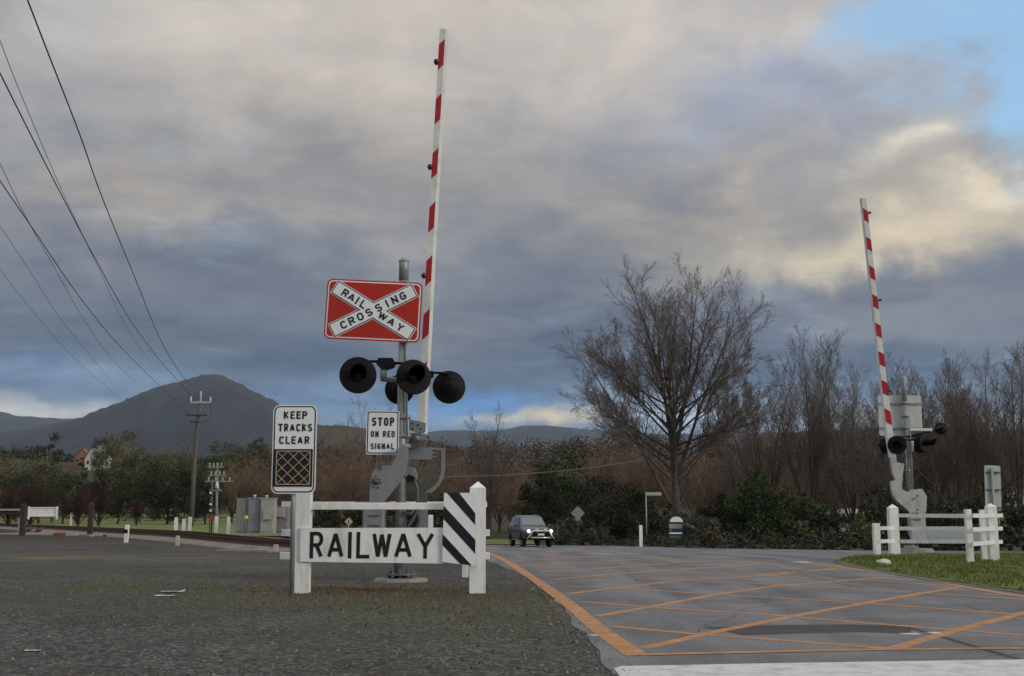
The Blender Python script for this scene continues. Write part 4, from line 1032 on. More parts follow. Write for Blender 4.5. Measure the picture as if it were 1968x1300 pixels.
simple_post('guide_post', 1232, 1010, 1049, 6, 'white roadside guide post beside the street name sign', 'guide post', d=66)
# low red and white beam between the timber posts
A, B = P(80, 1026, 58), P(150, 1028, 58); mb = MB(); q = B - A
for i, m in enumerate((0, 1, 0)): mb.bbox(A + q * ((i + .5) / 3), (q.length / 3 - .01, .14, .13), m, .01)
tag(mb.build('barrier_beam', [CABG, mat('dull_red', (.22, .05, .04), .7, .2)], loc=A - Vector((0, 0, .06))), 'low red and white beam lying between the two timber posts', 'barrier beam')
mb = MB()
for x in (-4, 38):
    p_ = P(x, 983, 74); mb.box((p_.x, 74.1, .4), (.14, .12, 1.0), 0)
A, B = P(-60, 979, 74), P(38, 981, 74); mb.box((A + B) / 2, ((B - A).length, .08, .12)); A, B = P(-60, 986, 74), P(38, 988, 74); mb.box((A + B) / 2, ((B - A).length, .08, .10), 1)
tag(mb.build('rail_fence', [CABG, TIMBER], loc=Vector(((A + B).x / 2, 74, 0))), 'pale timber rail fence at the far left edge of the yard', 'fence')
# white slatted panel across the siding
dW = 95; t = thing('slatted_gate', Vector((P(83, 990, dW).x, dW, 0)), 'white slatted panel across the siding at the far left', 'gate')
mb = MB()
for i in range(9):
    x0 = 57 + i * 6; a, b = P(x0, 976, dW), P(x0 + 4.9, 994, dW); mb.box(((a.x + b.x) / 2, dW, (a.z + b.z) / 2), (b.x - a.x, .04, a.z - b.z))
mb.build('slat', WHITE, t); tag(t.children[0], None, kind='stuff'); t.children[0].name = 'slats'
mb = MB()
for y in (976, 992): a, b = P(55, y - 1, dW), P(111, y + 1, dW); mb.box(((a.x + b.x) / 2, dW - .05, (a.z + b.z) / 2), (b.x - a.x, .05, a.z - b.z))
for x in (56, 110): a, b = P(x - 1, 975, dW), P(x + 1, 997, dW); mb.box(((a.x + b.x) / 2, dW - .07, (a.z + b.z) / 2), (b.x - a.x, .08, a.z - b.z + .1))
mb.build('frame', WHITE, t)
st_ = thing('railway_siding', G(70, 1010), 'pair of dark curving siding rails in front of the white slatted panel', 'railway track')
for l in ([(50, 1016), (58, 1006), (75, 996), (95, 991)], [(70, 1018), (82, 1006), (95, 998), (110, 992.5)]):
    mb = MB(); pts = [P(a, b, 2250 / max(b - HOR + 5.5, 1) * .0 + interp([(991, 93), (996, 88), (1006, 82), (1018, 72)], b)) for a, b in l]
    pts = [Vector((p.x, p.y, gz(p.x, p.y) + .12)) for p in pts]; mb.tube(pts, .09, 6); mb.build('rail', RUST, st_)

# equipment cabinets on their slab
dC = 62.0
mb = MB(); a, b = P(440, 1030, dC - 1.4), P(600, 1030, dC + 1.8); mb.bbox(((a.x + b.x) / 2, dC + .4, .03), (b.x - a.x, 3.6, .12), 0, .02)
tag(mb.build('concrete_slab', CONC), kind='structure')
def cabinet(x0, x1, yt, yb, d, depth, m, lab, vent=None, box=None):
    a, b = P(x0, yt, d), P(x1, yb, d); c = Vector(((a.x + b.x) / 2, d + depth / 2, .09)); w = b.x - a.x; h = a.z - .09
    t = thing('equipment_cabinet', c, lab, 'cabinet', 'grey equipment cabinets')
    mb = MB(); mb.bbox((c.x, c.y, .09 + h / 2), (w, depth, h), 0, .015); mb.build('cabinet_body', m, t)
    mb = MB(); mb.bbox((c.x, d - .012, .09 + h * .5), (w * .86, .03, h * .88), 0, .01); dd_ = mb.build('door', m, t)
    mb = MB(); mb.box((c.x + w * .34, d - .04, .09 + h * .5), (.03, .03, .16)); mb.build('handle', DGREY, dd_)
    mb = MB(); mb.bbox((c.x, c.y, .09 + h + .015), (w + .06, depth + .06, .05), 0, .01); mb.build('lid', m, t)
    if vent: 
        mb = MB(); p_ = P(vent, yt, d + .3); mb.lathe((p_.x, c.y, h + .1), (0, 0, 1), [(.06, 0), (.06, .12), (.09, .12), (.09, .16), (.001, .18)], 10); mb.build('vent', CERAM, t)
    if box:
        a, b = P(box[0], box[1], d), P(box[2], box[3], d); mb = MB(); mb.bbox(((a.x + b.x) / 2, d - .1, (a.z + b.z) / 2), (b.x - a.x, .18, a.z - b.z), 0, .01); mb.build('meter_box', CABG, t)
    return t
cabinet(455, 472, 960, 1026, dC + .4, .6, CABG, 'narrow pale grey equipment cabinet, leftmost on the concrete slab', None)
cabinet(477, 499, 958, 1024, dC, .7, CABB, 'blue-grey equipment cabinet with a vent on its top, between two pale ones', 489)
cabinet(501, 526, 959, 1022, dC - .2, .7, CABG, 'pale grey equipment cabinet with a meter box on its front', 512, (507, 980, 522, 999))
cabinet(527, 553, 974, 1024, dC + .9, .6, CABB, 'lower cabinet with brown signs, partly hidden behind the barricade post', None, (529, 977, 548, 994))
t = thing('warning_sign', P(472, 1026, dC - 1), 'small yellow round sign on a thin pole in front of the cabinets', 'sign')
mb = MB(); mb.lathe(P(473, 995, dC - 1), (0, -1, 0), [(.001, 0), (.11, 0), (.11, .015), (.001, .015)], 14); mb.build('sign_panel', YEL, t); mb = MB(); mb.tube([P(473, 1027, dC - 1), P(473, 995, dC - .98)], .02, 6); mb.build('post', GALV, t)
t = thing('street_sign', P(670, 1025, 66), 'small pale diamond sign seen between the rail and the RAILWAY board', 'sign')
fr = Frame(P(670, 1003, 66), (1, 0, 0), (0, 0, 1)).turned(pi / 4); mb = MB(); slab(mb, fr, rrect(.34, .34, .04), -.01, 0, 0); flat(mb, fr, rrect(.29, .29, .03), .004, 1); flat(mb, fr, rrect(.26, .26, .03), .008, 0); stroke(mb, Frame(fr.at(0, 0), (1, 0, 0), (0, 0, 1)), [(0, -.1), (0, .1)], .06, .012, 1); mb.build('sign_panel', [mat('diamond_yellow', (.5, .47, .32), .5, .1), BLACK], t); mb = MB(); mb.tube([P(670, 1030, 66.03), P(670, 998, 66.03)], .025, 6); mb.build('post', GALV, t)
t = thing('exit_sign', P(601, 1010, 60), 'small green sign beside the left barricade post', 'sign')
fr = Frame(P(598.5, 986.5, 60), (1, 0, 0), (0, 0, 1)); mb = MB(); slab(mb, fr, rrect(.34, .44, .03), -.01, 0, 0); flat(mb, fr, [(.08 * cos(a * pi / 8), .08 * sin(a * pi / 8)) for a in range(16)], .004, 1); mb.build('sign_panel', [mat('sign_green', (.02, .13, .05), .5, .1), SIGNW], t); mb = MB(); mb.tube([P(599, 1030, 60.03), P(599, 978, 60.03)], .03, 6); mb.build('post', GALV, t)
# street name sign, diamond sign back and notice board by the far kerb
t = thing('street_name_sign', G(1243, 1049), 'thin street name blade on a tall pole in front of the big bare tree', 'street sign'); dS = t.location.y
mb = MB(); mb.tube([t.location - Vector((0, 0, .05)), P(1241.5, 946, dS)], .04, 8); mb.build('post', GALV, t)
a, b = P(1241, 947, dS), P(1271, 952.5, dS); mb = MB(); mb.bbox(((a.x + b.x) / 2, dS - .04, (a.z + b.z) / 2), (b.x - a.x, .03, .19), 0, .01); mb.build('name_blade', mat('blade_grey', (.38, .38, .37), .5, .1, 6), t)
t = thing('street_sign', G(1111, 1052), 'grey diamond sign among the bushes right of the car', 'sign'); dS = 74; t.location = Vector((P(1111, 1040, dS).x, dS, gz(3, dS)))
fr = Frame(P(1110.5, 986.5, dS), (1, 0, 0), (0, 0, 1)); mb = MB(); slab(mb, fr.turned(pi / 4), rrect(.62, .62, .05), -.012, 0, 0); slab(mb, Frame(P(1110, 999, dS - .02), (1, 0, 0), (0, 0, 1)), rrect(.38, .2, .02), -.012, 0, 0); mb.build('sign_panel', mat('grey_sign', (.25, .245, .23), .5, .12, 5, dirt=(.12, .12, .11), dirt_amt=.6), t)
mb = MB(); mb.tube([Vector((t.location.x, dS + .04, t.location.z)), P(1110.5, 975, dS + .04)], .03, 6); mb.build('post', GALV, t)
t = thing('notice_board', G(1299, 1049), 'arched white and blue information board below the big bare tree', 'notice board'); dS = 72; t.location = Vector((P(1299, 1040, dS).x, dS, gz(9, dS)))
a, b = P(1284, 990, dS), P(1315, 1040, dS); w = b.x - a.x; cx = (a.x + b.x) / 2; fr = Frame((cx, dS, a.z), (1, 0, 0), (0, 0, 1)); mb = MB()
hh = a.z - b.z; slab(mb, fr, [(w / 2, -.4), (w / 2, -hh)] [::-1] and [(-w / 2, -hh), (w / 2, -hh), (w / 2, -.38)] + arc(0, -.38, w / 2, .38, 0, 180, 10), -.05, 0, 0)
flat(mb, fr, [(-w * .40, -.42), (w * .46, -.42)] + arc(.02, -.42, w * .42, .32, 0, 180, 10)[1:-1], .004, 1)
slab(mb, fr, [(-w * .44, -.82), (w * .38, -.82), (w * .38, -.55), (-w * .44, -.55)], .001, .012, 2); slab(mb, fr, [(-w * .44, -1.14), (w * .38, -1.14), (w * .38, -1.05), (-w * .44, -1.05)], .001, .012, 1); slab(mb, fr, [(-w * .44, -1.38), (w * .38, -1.38), (w * .38, -1.25), (-w * .44, -1.25)], .001, .012, 3); slab(mb, fr, [(-w * .44, -.98), (-w * .25, -.98), (-w * .25, -.85), (-w * .44, -.85)], .001, .012, 3)
mb.build('board', [mat('board_blue', (.02, .035, .05), .5, .1), SIGNW, mat('board_grey', (.3, .31, .31), .5, .3, 12), mat('board_green', (.10, .16, .08), .5, .2)], t)
mb = MB(); [mb.tube([Vector((cx + s * w * .42, dS + .05, t.location.z)), Vector((cx + s * w * .42, dS + .05, b.z + .3))], .05, 6) for s in (-1, 1)]; mb.build('post', TIMBER, t)

# ------------------------------------------------------------------ poles and power lines
def pole_base(px, d): return Vector((P(px, 1000, d).x, d, gz(P(px, 1000, d).x, d)))
dP = 110; b_ = pole_base(368, dP); tp_ = P(385, 775, dP)
t = thing('utility_pole', b_, 'tall weathered timber power pole standing in front of the mountain', 'power pole')
mb = MB(); mb.tube([b_ - Vector((0, 0, .2)), P(373, 900, dP), P(381, 800, dP), tp_], [.23, .20, .17, .15], 12); mb.build('pole', POLEW, t)
mb = MB(); A, B = P(366, 773, dP - .25), P(404, 774.5, dP - .25); mb.box((A + B) / 2, ((B - A).length, .12, .14)); mb.tube([P(385, 790, dP), P(386, 762, dP)], .07, 8); mb.build('crossarm', mat('arm_pale', (.45, .46, .46), .6, .1), t)
INS = []
for x, y0, y1 in ((367, 772, 762), (386, 763, 752), (404.5, 773, 763)):
    mb = MB(); p0, p1 = P(x, y0, dP - .25), P(x, y1, dP - .25); mb.lathe(p0, p1 - p0, [(.05, 0), (.12, .05), (.07, .15), (.12, .2), (.06, .32), (.1, .38), (.05, (p1 - p0).length)], 10); mb.build('insulator', CERAM, t); INS.append(p1)
mb = MB(); A, B = P(357, 798, dP - .3), P(398, 799, dP - .3); mb.box((A + B) / 2, ((B - A).length, .1, .12)); A, B = P(365, 811, dP - .3), P(386, 812, dP - .3); mb.box((A + B) / 2, ((B - A).length, .1, .12)); mb.build('lower_crossarm', TIMBER, t)
for x, y in ((359, 795), (370, 795), (393, 796), (367, 808), (380, 815)):
    mb = MB(); mb.lathe(P(x, y, dP - .3), (0, 0, 1), [(.09, -.1), (.09, .1), (.05, .16), (.001, .17)], 8); mb.build('insulator', DGREY, t)
mb = MB(); mb.tube([P(405, 776, dP), P(404.5, 805, dP), P(390, 815, dP)], .025, 5); mb.build('cable', WIRE, t)
# railway signal mast and telegraph pole among the bollards
dT = 68; b_ = pole_base(416, dT); t = thing('telegraph_pole', b_, 'slim pale pole with many crossarms and insulators beside the bollards', 'telegraph pole')
PALE = mat('pale_pole', (.26, .25, .22), .8, .2, 9)
mb = MB(); mb.tube([b_, P(418, 890, dT)], [.085, .06], 8); mb.build('pole', PALE, t)
for y, x0, x1 in ((898, 399, 429), (914, 402, 434), (925.5, 394, 448), (943, 402, 426)):
    mb = MB(); A, B = P(x0, y, dT - .1), P(x1, y, dT - .1); mb.box((A + B) / 2, ((B - A).length, .06, .07))
    for i in range(4 if y < 940 else 2):
        f_ = (i + .5) / (4 if y < 940 else 2); mb.lathe(A.lerp(B, f_) + Vector((0, 0, .03)), (0, 0, 1), [(.035, 0), (.06, .05), (.04, .12), (.06, .17), (.001, .22)], 7, 1)
    if y == 914:
        for x in (403, 433): mb.tube([P(x, 914, dT - .1), P(x, 921, dT - .1)], .025, 5)
    mb.build('crossarm', [PALE, mat('dull_ceramic', (.36, .36, .34), .4, .1)], t)
mb = MB(); mb.lathe(P(417, 935, dT - .15), (0, 0, -1), [(.03, -.3), (.10, -.1), (.12, .05), (.05, .12), (.001, .13)], 10); mb.build('lantern', CERAM, t)
b_ = pole_base(407.5, dT - 1); t = thing('signal_mast', b_, 'thin signal mast with stacked small lamps and a red plate beside the pale pole', 'signal mast')
mb = MB(); mb.tube([b_, P(408, 922, dT - 1)], .05, 8); mb.tube([b_ + Vector((-.12, 0, 0)), P(405, 940, dT - 1)], .03, 6); mb.build('pole', DGREY, t)
for y, c in ((948, CERAM), (970, CERAM), (982, CERAM)):
    mb = MB(); mb.bbox(P(404.5, y, dT - 1.15), (.2, .16, .28), 0, .03); q = mb.build('lamp_unit', BLACK, t); mb = MB(); mb.lathe(P(404.5, y, dT - 1.24), (0, -1, 0), [(.08, 0), (.07, .02), (.001, .03)], 10); mb.build('lens', c, q)
mb = MB(); mb.bbox(P(408, 995, dT - 1.1), (.26, .05, .3), 0, .01); mb.build('number_plate', mat('red_plate', (.32, .04, .04), .5, .1), t)
INS.append(P(359, 791, dP - .3))
WL = [([(53, 0), (90, 96), (153, 258), (198, 384), (258, 531), (312, 660), (357, 731)], 20, .016, 1), ([(0, 141), (72, 285), (126, 390), (180, 492), (252, 618), (312, 699), (345, 735)], 23.6, .016, 0), ([(0, 348), (72, 453), (150, 567), (228, 663), (312, 747)], 30, .016, 3),
      ([(0, 78), (30, 156), (90, 300), (138, 408), (198, 534), (240, 624), (290, 700)], 30, .011, None), ([(0, 315), (48, 414), (102, 510), (156, 606), (210, 684), (262, 736)], 36, .011, None), ([(0, 435), (60, 525), (120, 618), (186, 699), (219, 740)], 40, .009, None), ([(0, 519), (72, 609), (150, 696), (240, 774)], 44, .008, None)]
NM = ['thick black power line, rightmost and steepest of the wires at the upper left', 'thick black power line in the middle of the three thick wires', 'thick black power line, lowest of the three thick wires', 'thin power line crossing behind the middle thick wire', 'thin power line crossing behind the lowest thick wire', 'faint thin wire, upper of the two that run below the thick ones', 'faint thin wire, lowest of all the wires at the left edge']
for (pts, d0, rr, ins), nm in zip(WL, NM):
    d1 = 104 if ins is not None else 120
    L0 = [sqrt((a - pts[0][0]) ** 2 + (b - pts[0][1]) ** 2) for a, b in pts]; T = L0[-1] * (1.06 if ins is not None else 1)
    q = []
    r0 = (pts[0][0] - (pts[1][0] - pts[0][0]) * .9, pts[0][1] - (pts[1][1] - pts[0][1]) * .9)
    q.append(P(*r0, d0 * .86))
    for (a, b), l in zip(pts, L0): q.append(P(a, b, 1 / ((1 - l / T) / d0 + (l / T) / d1)))
    if ins is not None: q.append(INS[ins])
    sm = []                                                 # Catmull-Rom through the points
    for i in range(len(q) - 1):
        p0, p1, p2, p3 = q[max(i - 1, 0)], q[i], q[i + 1], q[min(i + 2, len(q) - 1)]
        for k in range(6):
            t_ = k / 6; sm.append(.5 * ((2 * p1) + (p2 - p0) * t_ + (2 * p0 - 5 * p1 + 4 * p2 - p3) * t_ ** 2 + (3 * p1 - p0 - 3 * p2 + p3) * t_ ** 3))
    sm.append(q[-1]); mb = MB(); mb.tube(sm, rr, 5)
    tag(mb.build('power_line', WIRE), nm, 'power line', 'power lines')
mb = MB(); mb.tube([P(800, 918, 60), P(880, 916, 63), P(960, 914.5, 66), (P(1060, 907, 68)), P(1140, 899, 70), P(1240, 884, 73)], .018, 5)
tag(mb.build('overhead_cable', mat('cable_grey', (.14, .14, .13), .6, .1)), 'pale overhead cable strung in front of the trees above the car', 'cable')

# ------------------------------------------------------------------ houses
def house(px, yb, d, w, dep, h, wallm, roofm, lab, rot=0, rh=1.6, hip=False):
    p_ = G(px, yb) if d > 200 else P(px, yb, d); d = p_.y; z0 = gz(p_.x, d); root = thing('house', Vector((p_.x, d, z0)), lab, 'house'); c = root.location
    rt_ = Matrix.Rotation(rot, 3, 'Z'); V_ = lambda x, y, z: c + rt_ @ Vector((x, y, z))
    mb = MB(); a = w / 2; b = dep / 2
    vs = [V_(x, y, z) for z in (-.3, h) for x, y in ((-a, -b), (a, -b), (a, b), (-a, b))]
    fs = [(0, 1, 5, 4), (1, 2, 6, 5), (2, 3, 7, 6), (3, 0, 4, 7)]
    if not hip: vs += [V_(0, -b, h + rh - .1), V_(0, b, h + rh - .1)]; fs += [(4, 5, 8), (6, 7, 9)]
    mb.add(vs, fs); mb.build('wall', wallm, root)
    mb = MB(); e = .4
    if hip: vs = [V_(x, y, h) for x, y in ((-a - e, -b - e), (a + e, -b - e), (a + e, b + e), (-a - e, b + e))] + [V_(0, -b * .3, h + rh), V_(0, b * .3, h + rh)]; fs = [(0, 1, 4), (1, 2, 5, 4), (2, 3, 5), (3, 0, 4, 5), (3, 2, 1, 0)]
    else: vs = [V_(-a - e, -b - e, h - .25), V_(0, -b - e, h + rh), V_(a + e, -b - e, h - .25), V_(-a - e, b + e, h - .25), V_(0, b + e, h + rh), V_(a + e, b + e, h - .25)]; fs = [(0, 1, 4, 3), (1, 2, 5, 4)]
    mb.add(vs, fs); rf = mb.build('roof', roofm, root)
    for x in (-.28, .28):
        mb = MB(); mb.box(V_(x * w, -b - .03, h * .62), (w * .16, .08, h * .34), 0, rt_); wn = mb.build('window', mat('pane', (.05, .06, .07), .1, .1) if 'pane' not in bpy.data.materials else bpy.data.materials['pane'], root)
        mb = MB(); mb.box(V_(x * w, -b - .06, h * .43), (w * .19, .12, .1), 0, rt_); mb.build('sill', WHITE, wn)
    return root
RWALL = mat('cream_wall', (.55, .50, .42), .8, .08); TILE = mat('terracotta', (.35, .12, .07), .8, .25, 4); SLATE = mat('grey_roof', (.20, .21, .24), .7, .1); TINR = mat('pale_tin_roof', (.42, .43, .42), .5, .1); WW = mat('white_wall', (.62, .62, .60), .7, .06)
DH = 330
house(160, 898, DH, 4.6, 6, 2.6, mat('brick_wall', (.30, .14, .09), .8, .2, 6), TILE, 'orange brick house with a tiled gable among the trees on the left hillside', .2, 2.6)
house(187, 903, DH - 8, 4.2, 6, 3.0, WW, SLATE, 'small house with a steep grey roof beside the orange-roofed house', -.2, 3.6)
house(150, 888, DH + 40, 10, 8, 4.2, RWALL, TINR, 'house with a pale tin roof just above the orange-roofed house', .9, 1.4, True)
house(366, 888, 300, 4.5, 6, 3.2, WW, TINR, 'white hillside house left of the power pole', .3, .9, True)
house(397, 889, 300, 4.2, 6, 3.2, WW, TINR, 'white hillside house right of the power pole', -.2, .9, True)
house(1634, 1016, 118, 4.6, 6, 2.0, WW, TINR, 'white cottage glimpsed through the trunks left of the right barricade', .1, .5, True)
house(1960, 985, 120, 5.5, 7, 3.2, RWALL, SLATE, 'pale cottage half hidden by trees at the right edge', -.2, 1.2)
# ------------------------------------------------------------------ hills
HILLM = mat('forested_hill', (.014, .017, .021), .95, .6, .012, 0, dirt=(.034, .032, .030), dirt_amt=.7, dirt_scale=.004)
HILLN = mat('near_wooded_hill', (.042, .038, .024), .95, .5, .05, 0, dirt=(.062, .048, .034), dirt_amt=.8, dirt_scale=.02)
def hill(name, prof, d, s, seed, base=0):
    prof = sorted(prof); r = random.Random(seed); x0 = P(prof[0][0], HOR, d).x; x1 = P(prof[-1][0], HOR, d).x
    nx, ny = 300, 44; mb = MB(); vs = []; tab = [(P(a, HOR, d).x, P(a, b, d).z - base) for a, b in prof]
    ph = [(r.uniform(0, 6.28), r.uniform(.004, .02), r.uniform(.004, .02)) for _ in range(14)]
    for j in range(ny):
        v = -1 + 2 * j / (ny - 1); yy = d + v * s
        for i in range(nx):
            x = x0 + (x1 - x0) * i / (nx - 1); h = interp(tab, x); b = max(0, cos(v * pi / 2)) ** 1.15
            nz = sum(sin(x * fx + yy * fy + p_) for p_, fx, fy in ph) / 14
            vs.append((x * (1 + v * s / d * .6), yy, base - 25 + (h + 25) * b * (1 + nz * .10 * (1 - b) * 2) + nz * h * .02 + r.gauss(0, 1) * min(d, 3200) * (.00075 if d > 1000 else .0004)))
    mb.add(vs, [(j * nx + i, j * nx + i + 1, (j + 1) * nx + i + 1, (j + 1) * nx + i) for j in range(ny - 1) for i in range(nx - 1)], 0, True)
    return tag(mb.build(name, HILLN if d < 1000 else HILLM), kind='structure')
hill('mountain', [(-700, 880), (-300, 860), (-100, 842), (60, 828), (130, 815), (160, 806), (200, 790), (260, 767), (310, 745), (335, 738), (365, 730), (395, 724), (420, 726), (448, 737), (482, 756), (530, 778), (570, 800), (640, 830), (720, 850), (850, 880), (1000, 920), (1200, 985)], 3000, 850, 1)
hill('hills', [(-1500, 780), (-800, 800), (-300, 790), (-60, 792), (0, 797), (30, 804), (60, 803), (100, 806), (160, 807), (300, 815), (500, 830), (700, 834), (800, 833), (880, 828), (920, 829), (985, 827), (1010, 820), (1045, 820), (1090, 825), (1130, 828), (1200, 833), (1300, 838), (1450, 836), (1600, 832), (1800, 832), (2000, 828), (2400, 820), (3000, 840), (3800, 880)], 5000, 1200, 2)
hill('hills', [(1150, 985), (1300, 900), (1450, 848), (1540, 832), (1600, 828), (1700, 826), (1800, 828), (1900, 830), (2000, 832), (2300, 850), (2700, 985)], 900, 260, 3, 15)
hill('hills', [(380, 985), (470, 880), (560, 838), (610, 822), (650, 820), (700, 826), (760, 838), (830, 850), (960, 880), (1100, 985)], 700, 200, 4, 15)
# ------------------------------------------------------------------ trees
BARK = mat('bark', (.085, .070, .058), .9, .3, 6, .4, 20)
TWIG = mat('twig_grey_brown', (.165, .132, .110), .9, .2, 2, island=.25)
TWIGD = mat('twig_dark', (.130, .108, .086), .9, .25, 2, island=.25)
TWIGR = mat('twig_russet', (.175, .118, .078), .9, .3, .3, island=.35)
TWIGP = mat('twig_pale', (.17, .155, .14), .9, .2, 2, island=.2)
TWIGRED = mat('twig_red', (.062, .032, .026), .9, .25, 1, island=.3)
def V3(r, s): return Vector((r.gauss(0, s), r.gauss(0, s), r.gauss(0, s)))
def rotd(d, ang, az):
    u = d.orthogonal().normalized(); w = d.cross(u)
    return (d * cos(ang) + (u * cos(az) + w * sin(az)) * sin(ang)).normalized()
class TreeGen:
    def __init__(s, seed): s.r = random.Random(seed); s.tr = MB(); s.cr = MB()
    def grow(s, p, d, L_, rad, lev, cfg):
        r = s.r; n = cfg['seg'][lev]; sg = L_ / n; pts = [p]; rd = [rad]; ds = [d]
        for i in range(n):
            d = (d + V3(r, cfg['wob'][lev]) + Vector((0, 0, cfg['up'][lev]))).normalized()
            p = p + d * sg; pts.append(p); rd.append(max(rad * (1 - cfg['tap'][lev] * (i + 1) / n), cfg['rmin'])); ds.append(d)
        (s.tr if lev < cfg['trl'] else s.cr).tube(pts, rd, cfg['sides'][lev], 0, False, lev < 2)
        if lev + 1 >= len(cfg['seg']): return
        nc = cfg['kids'][lev]; t0 = cfg['t0'][lev]; az = r.uniform(0, 6.28)
        for k in range(nc):
            t = t0 + (1 - t0) * (k + r.random()) / nc; t = min(t, .985)
            i = min(int(t * n), n - 1); q = pts[i].lerp(pts[i + 1], t * n - i); rr = rd[i] + (rd[i + 1] - rd[i]) * (t * n - i)
            az += 2.4 + r.uniform(-.5, .5); a = math.radians(cfg['ang'][lev] * r.uniform(.7, 1.3))
            nd_ = rotd(ds[i + 1], a, az)
            ln = L_ * cfg['rat'][lev] * (1 - cfg['fal'][lev] * t) * r.uniform(.65, 1.2)
            s.grow(q, nd_, ln, min(rr * .62, rad * .5), lev + 1, cfg)
    def finish(s, name, loc, label, cat, group, tm, cm):
        root = thing(name, loc, label, cat, group)
        for mb, nm, m in ((s.tr, 'trunk', tm), (s.cr, 'crown', cm)):
            mb.v = [(a[0] + loc[0], a[1] + loc[1], a[2] + loc[2]) for a in mb.v]; mb.build(nm, m, root)
        return root
BASE = dict(seg=(9, 6, 4, 2), wob=(.05, .09, .13, .16), up=(.05, .10, .10, .06), tap=(.9, .85, .8, .7), sides=(7, 5, 3, 3), kids=(15, 11, 8), t0=(.22, .12, .1), ang=(38, 36, 38), rat=(.42, .46, .48), fal=(.62, .5, .4), rmin=.009, trl=1)
def bare(seed, H, limbs, loc, label, group, name='bare_tree', tm=None, cm=None, cat='tree', hub=.1, r0=.32, **kw):
    cfg = dict(BASE); cfg.update(kw); g = TreeGen(seed); r = g.r; z = H * hub
    g.tr.tube([(0, 0, -.3), (0, 0, z * .4), (r.gauss(0, .05), 0, z), (0, 0, z * 1.6), (0, 0, z * 2.9)], [r0 * 1.4, r0 * 1.1, r0 * .98, r0 * .85, r0 * .45], 10, 0, False, True)
    for az, tilt, L_, zf in limbs:
        a = math.radians(az); t = math.radians(tilt)
        d = Vector((sin(t) * cos(a), sin(t) * sin(a), cos(t)))
        c2 = cfg if tilt < 40 else dict(cfg, up=(cfg['up'][0] * .55,) + tuple(cfg['up'][1:]))
        g.grow(Vector((0, 0, z * zf)), d, L_ * H, r0 * (.72 if tilt < 12 else .5 if tilt < 40 else .3), 0, c2)
    k = H / max(a[2] for a in g.cr.v)
    for mb in (g.tr, g.cr): mb.v = [(a[0] * k, a[1] * k, a[2] * k) for a in mb.v]
    return g.finish(name, loc, label, cat, group, tm or BARK, cm or TWIG)
def at(px, d): x = P(px, 1000, d).x; return Vector((x, d, gz(x, d)))
def hgt(py, loc): return P(CX, py, loc.y).z - loc.z
# the big tree
lb = at(1300, 80)
BT = [(80, 2, .80, 1.2), (182, 26, .78, .8), (5, 24, .78, 2.0), (175, 13, .70, 2.6), (-5, 13, .68, 2.9), (95, 22, .66, 2.4), (265, 20, .66, 2.2), (185, 20, .66, 3.4), (5, 24, .62, 3.6)]
BT += [((180 if i % 2 else 0) + (i * 47 % 70) - 35, 46 + (i * 29 % 26), (.50, .44, .40, .47)[i % 4], 1.7 + .17 * i) for i in range(16)]
bare(5, hgt(486, lb), BT,
     lb, 'large bare winter tree with a broad fan-shaped crown, tallest tree right of the crossing signal', None, hub=.13, r0=.36, kids=(15, 12, 9), up=(.05, .07, .08, .05), rmin=.0105, fal=(.42, .45, .4), rat=(.40, .46, .48), t0=(.28, .12, .1))
def limbs(r, n, tmax, lo=.62, hi=.92):
    return [(360 * k / n + r.uniform(-25, 25), (3 if k == 0 else r.uniform(.35, 1) * tmax), (hi if k == 0 else r.uniform(lo, hi)), r.uniform(.5, 1.2)) for k in range(n)]
MED = dict(kids=(12, 9, 6), seg=(7, 5, 3, 2), sides=(6, 4, 3, 3))
R = random.Random(21)
# single trees left of it
l2 = at(940, 92); bare(11, hgt(766, l2), limbs(R, 8, 30), l2, 'bare upright tree behind the barricade, left of the car', None, hub=.2, r0=.26, **MED)
l3 = at(722, 135); bare(12, hgt(752, l3), limbs(R, 7, 36, .6, .9), l3, 'pale thin bare tree rising behind the STOP ON RED SIGNAL sign', None, cm=TWIGP, tm=TWIGP, hub=.25, r0=.22, kids=(9, 7, 5), rmin=.012)
# the row of bare trees to the right: four kinds, copied
kinds = []
RT = [(1478, 648, 93), (1560, 618, 88), (1640, 690, 96), (1716, 702, 90), (1792, 672, 92), (1850, 680, 86), (1905, 664, 90), (1962, 652, 85), (1420, 712, 104), (1600, 668, 112), (1755, 690, 110), (1835, 668, 108), (1935, 690, 112), (2030, 640, 95), (1680, 735, 84)]
for i, (px, yt, dd_) in enumerate(RT):
    lc = at(px, dd_); lab = f'slender bare tree, {ORD[sorted(RT).index(RT[i])]} from the left in the bare row right of the big tree'
    if i < 4:
        o = bare(40 + i, 15.0, limbs(R, (7, 8, 9, 8)[i], (26, 30, 34, 30)[i], .66, .98), lc, lab, 'bare trees in the row on the right', hub=.08, r0=.2, cm=TWIGD if i % 2 else TWIG, kids=(15, 10, 7), seg=(7, 5, 3, 2), sides=(5, 4, 3, 3), ang=(30, 34, 36))
        kinds.append(o); o.scale = (1, 1, hgt(yt, lc) / 15.0)
    else:
        k = hgt(yt, lc) / 15.0; o = dup(kinds[i % 4], lc, R.uniform(0, 6), 1, lab, sz=k)
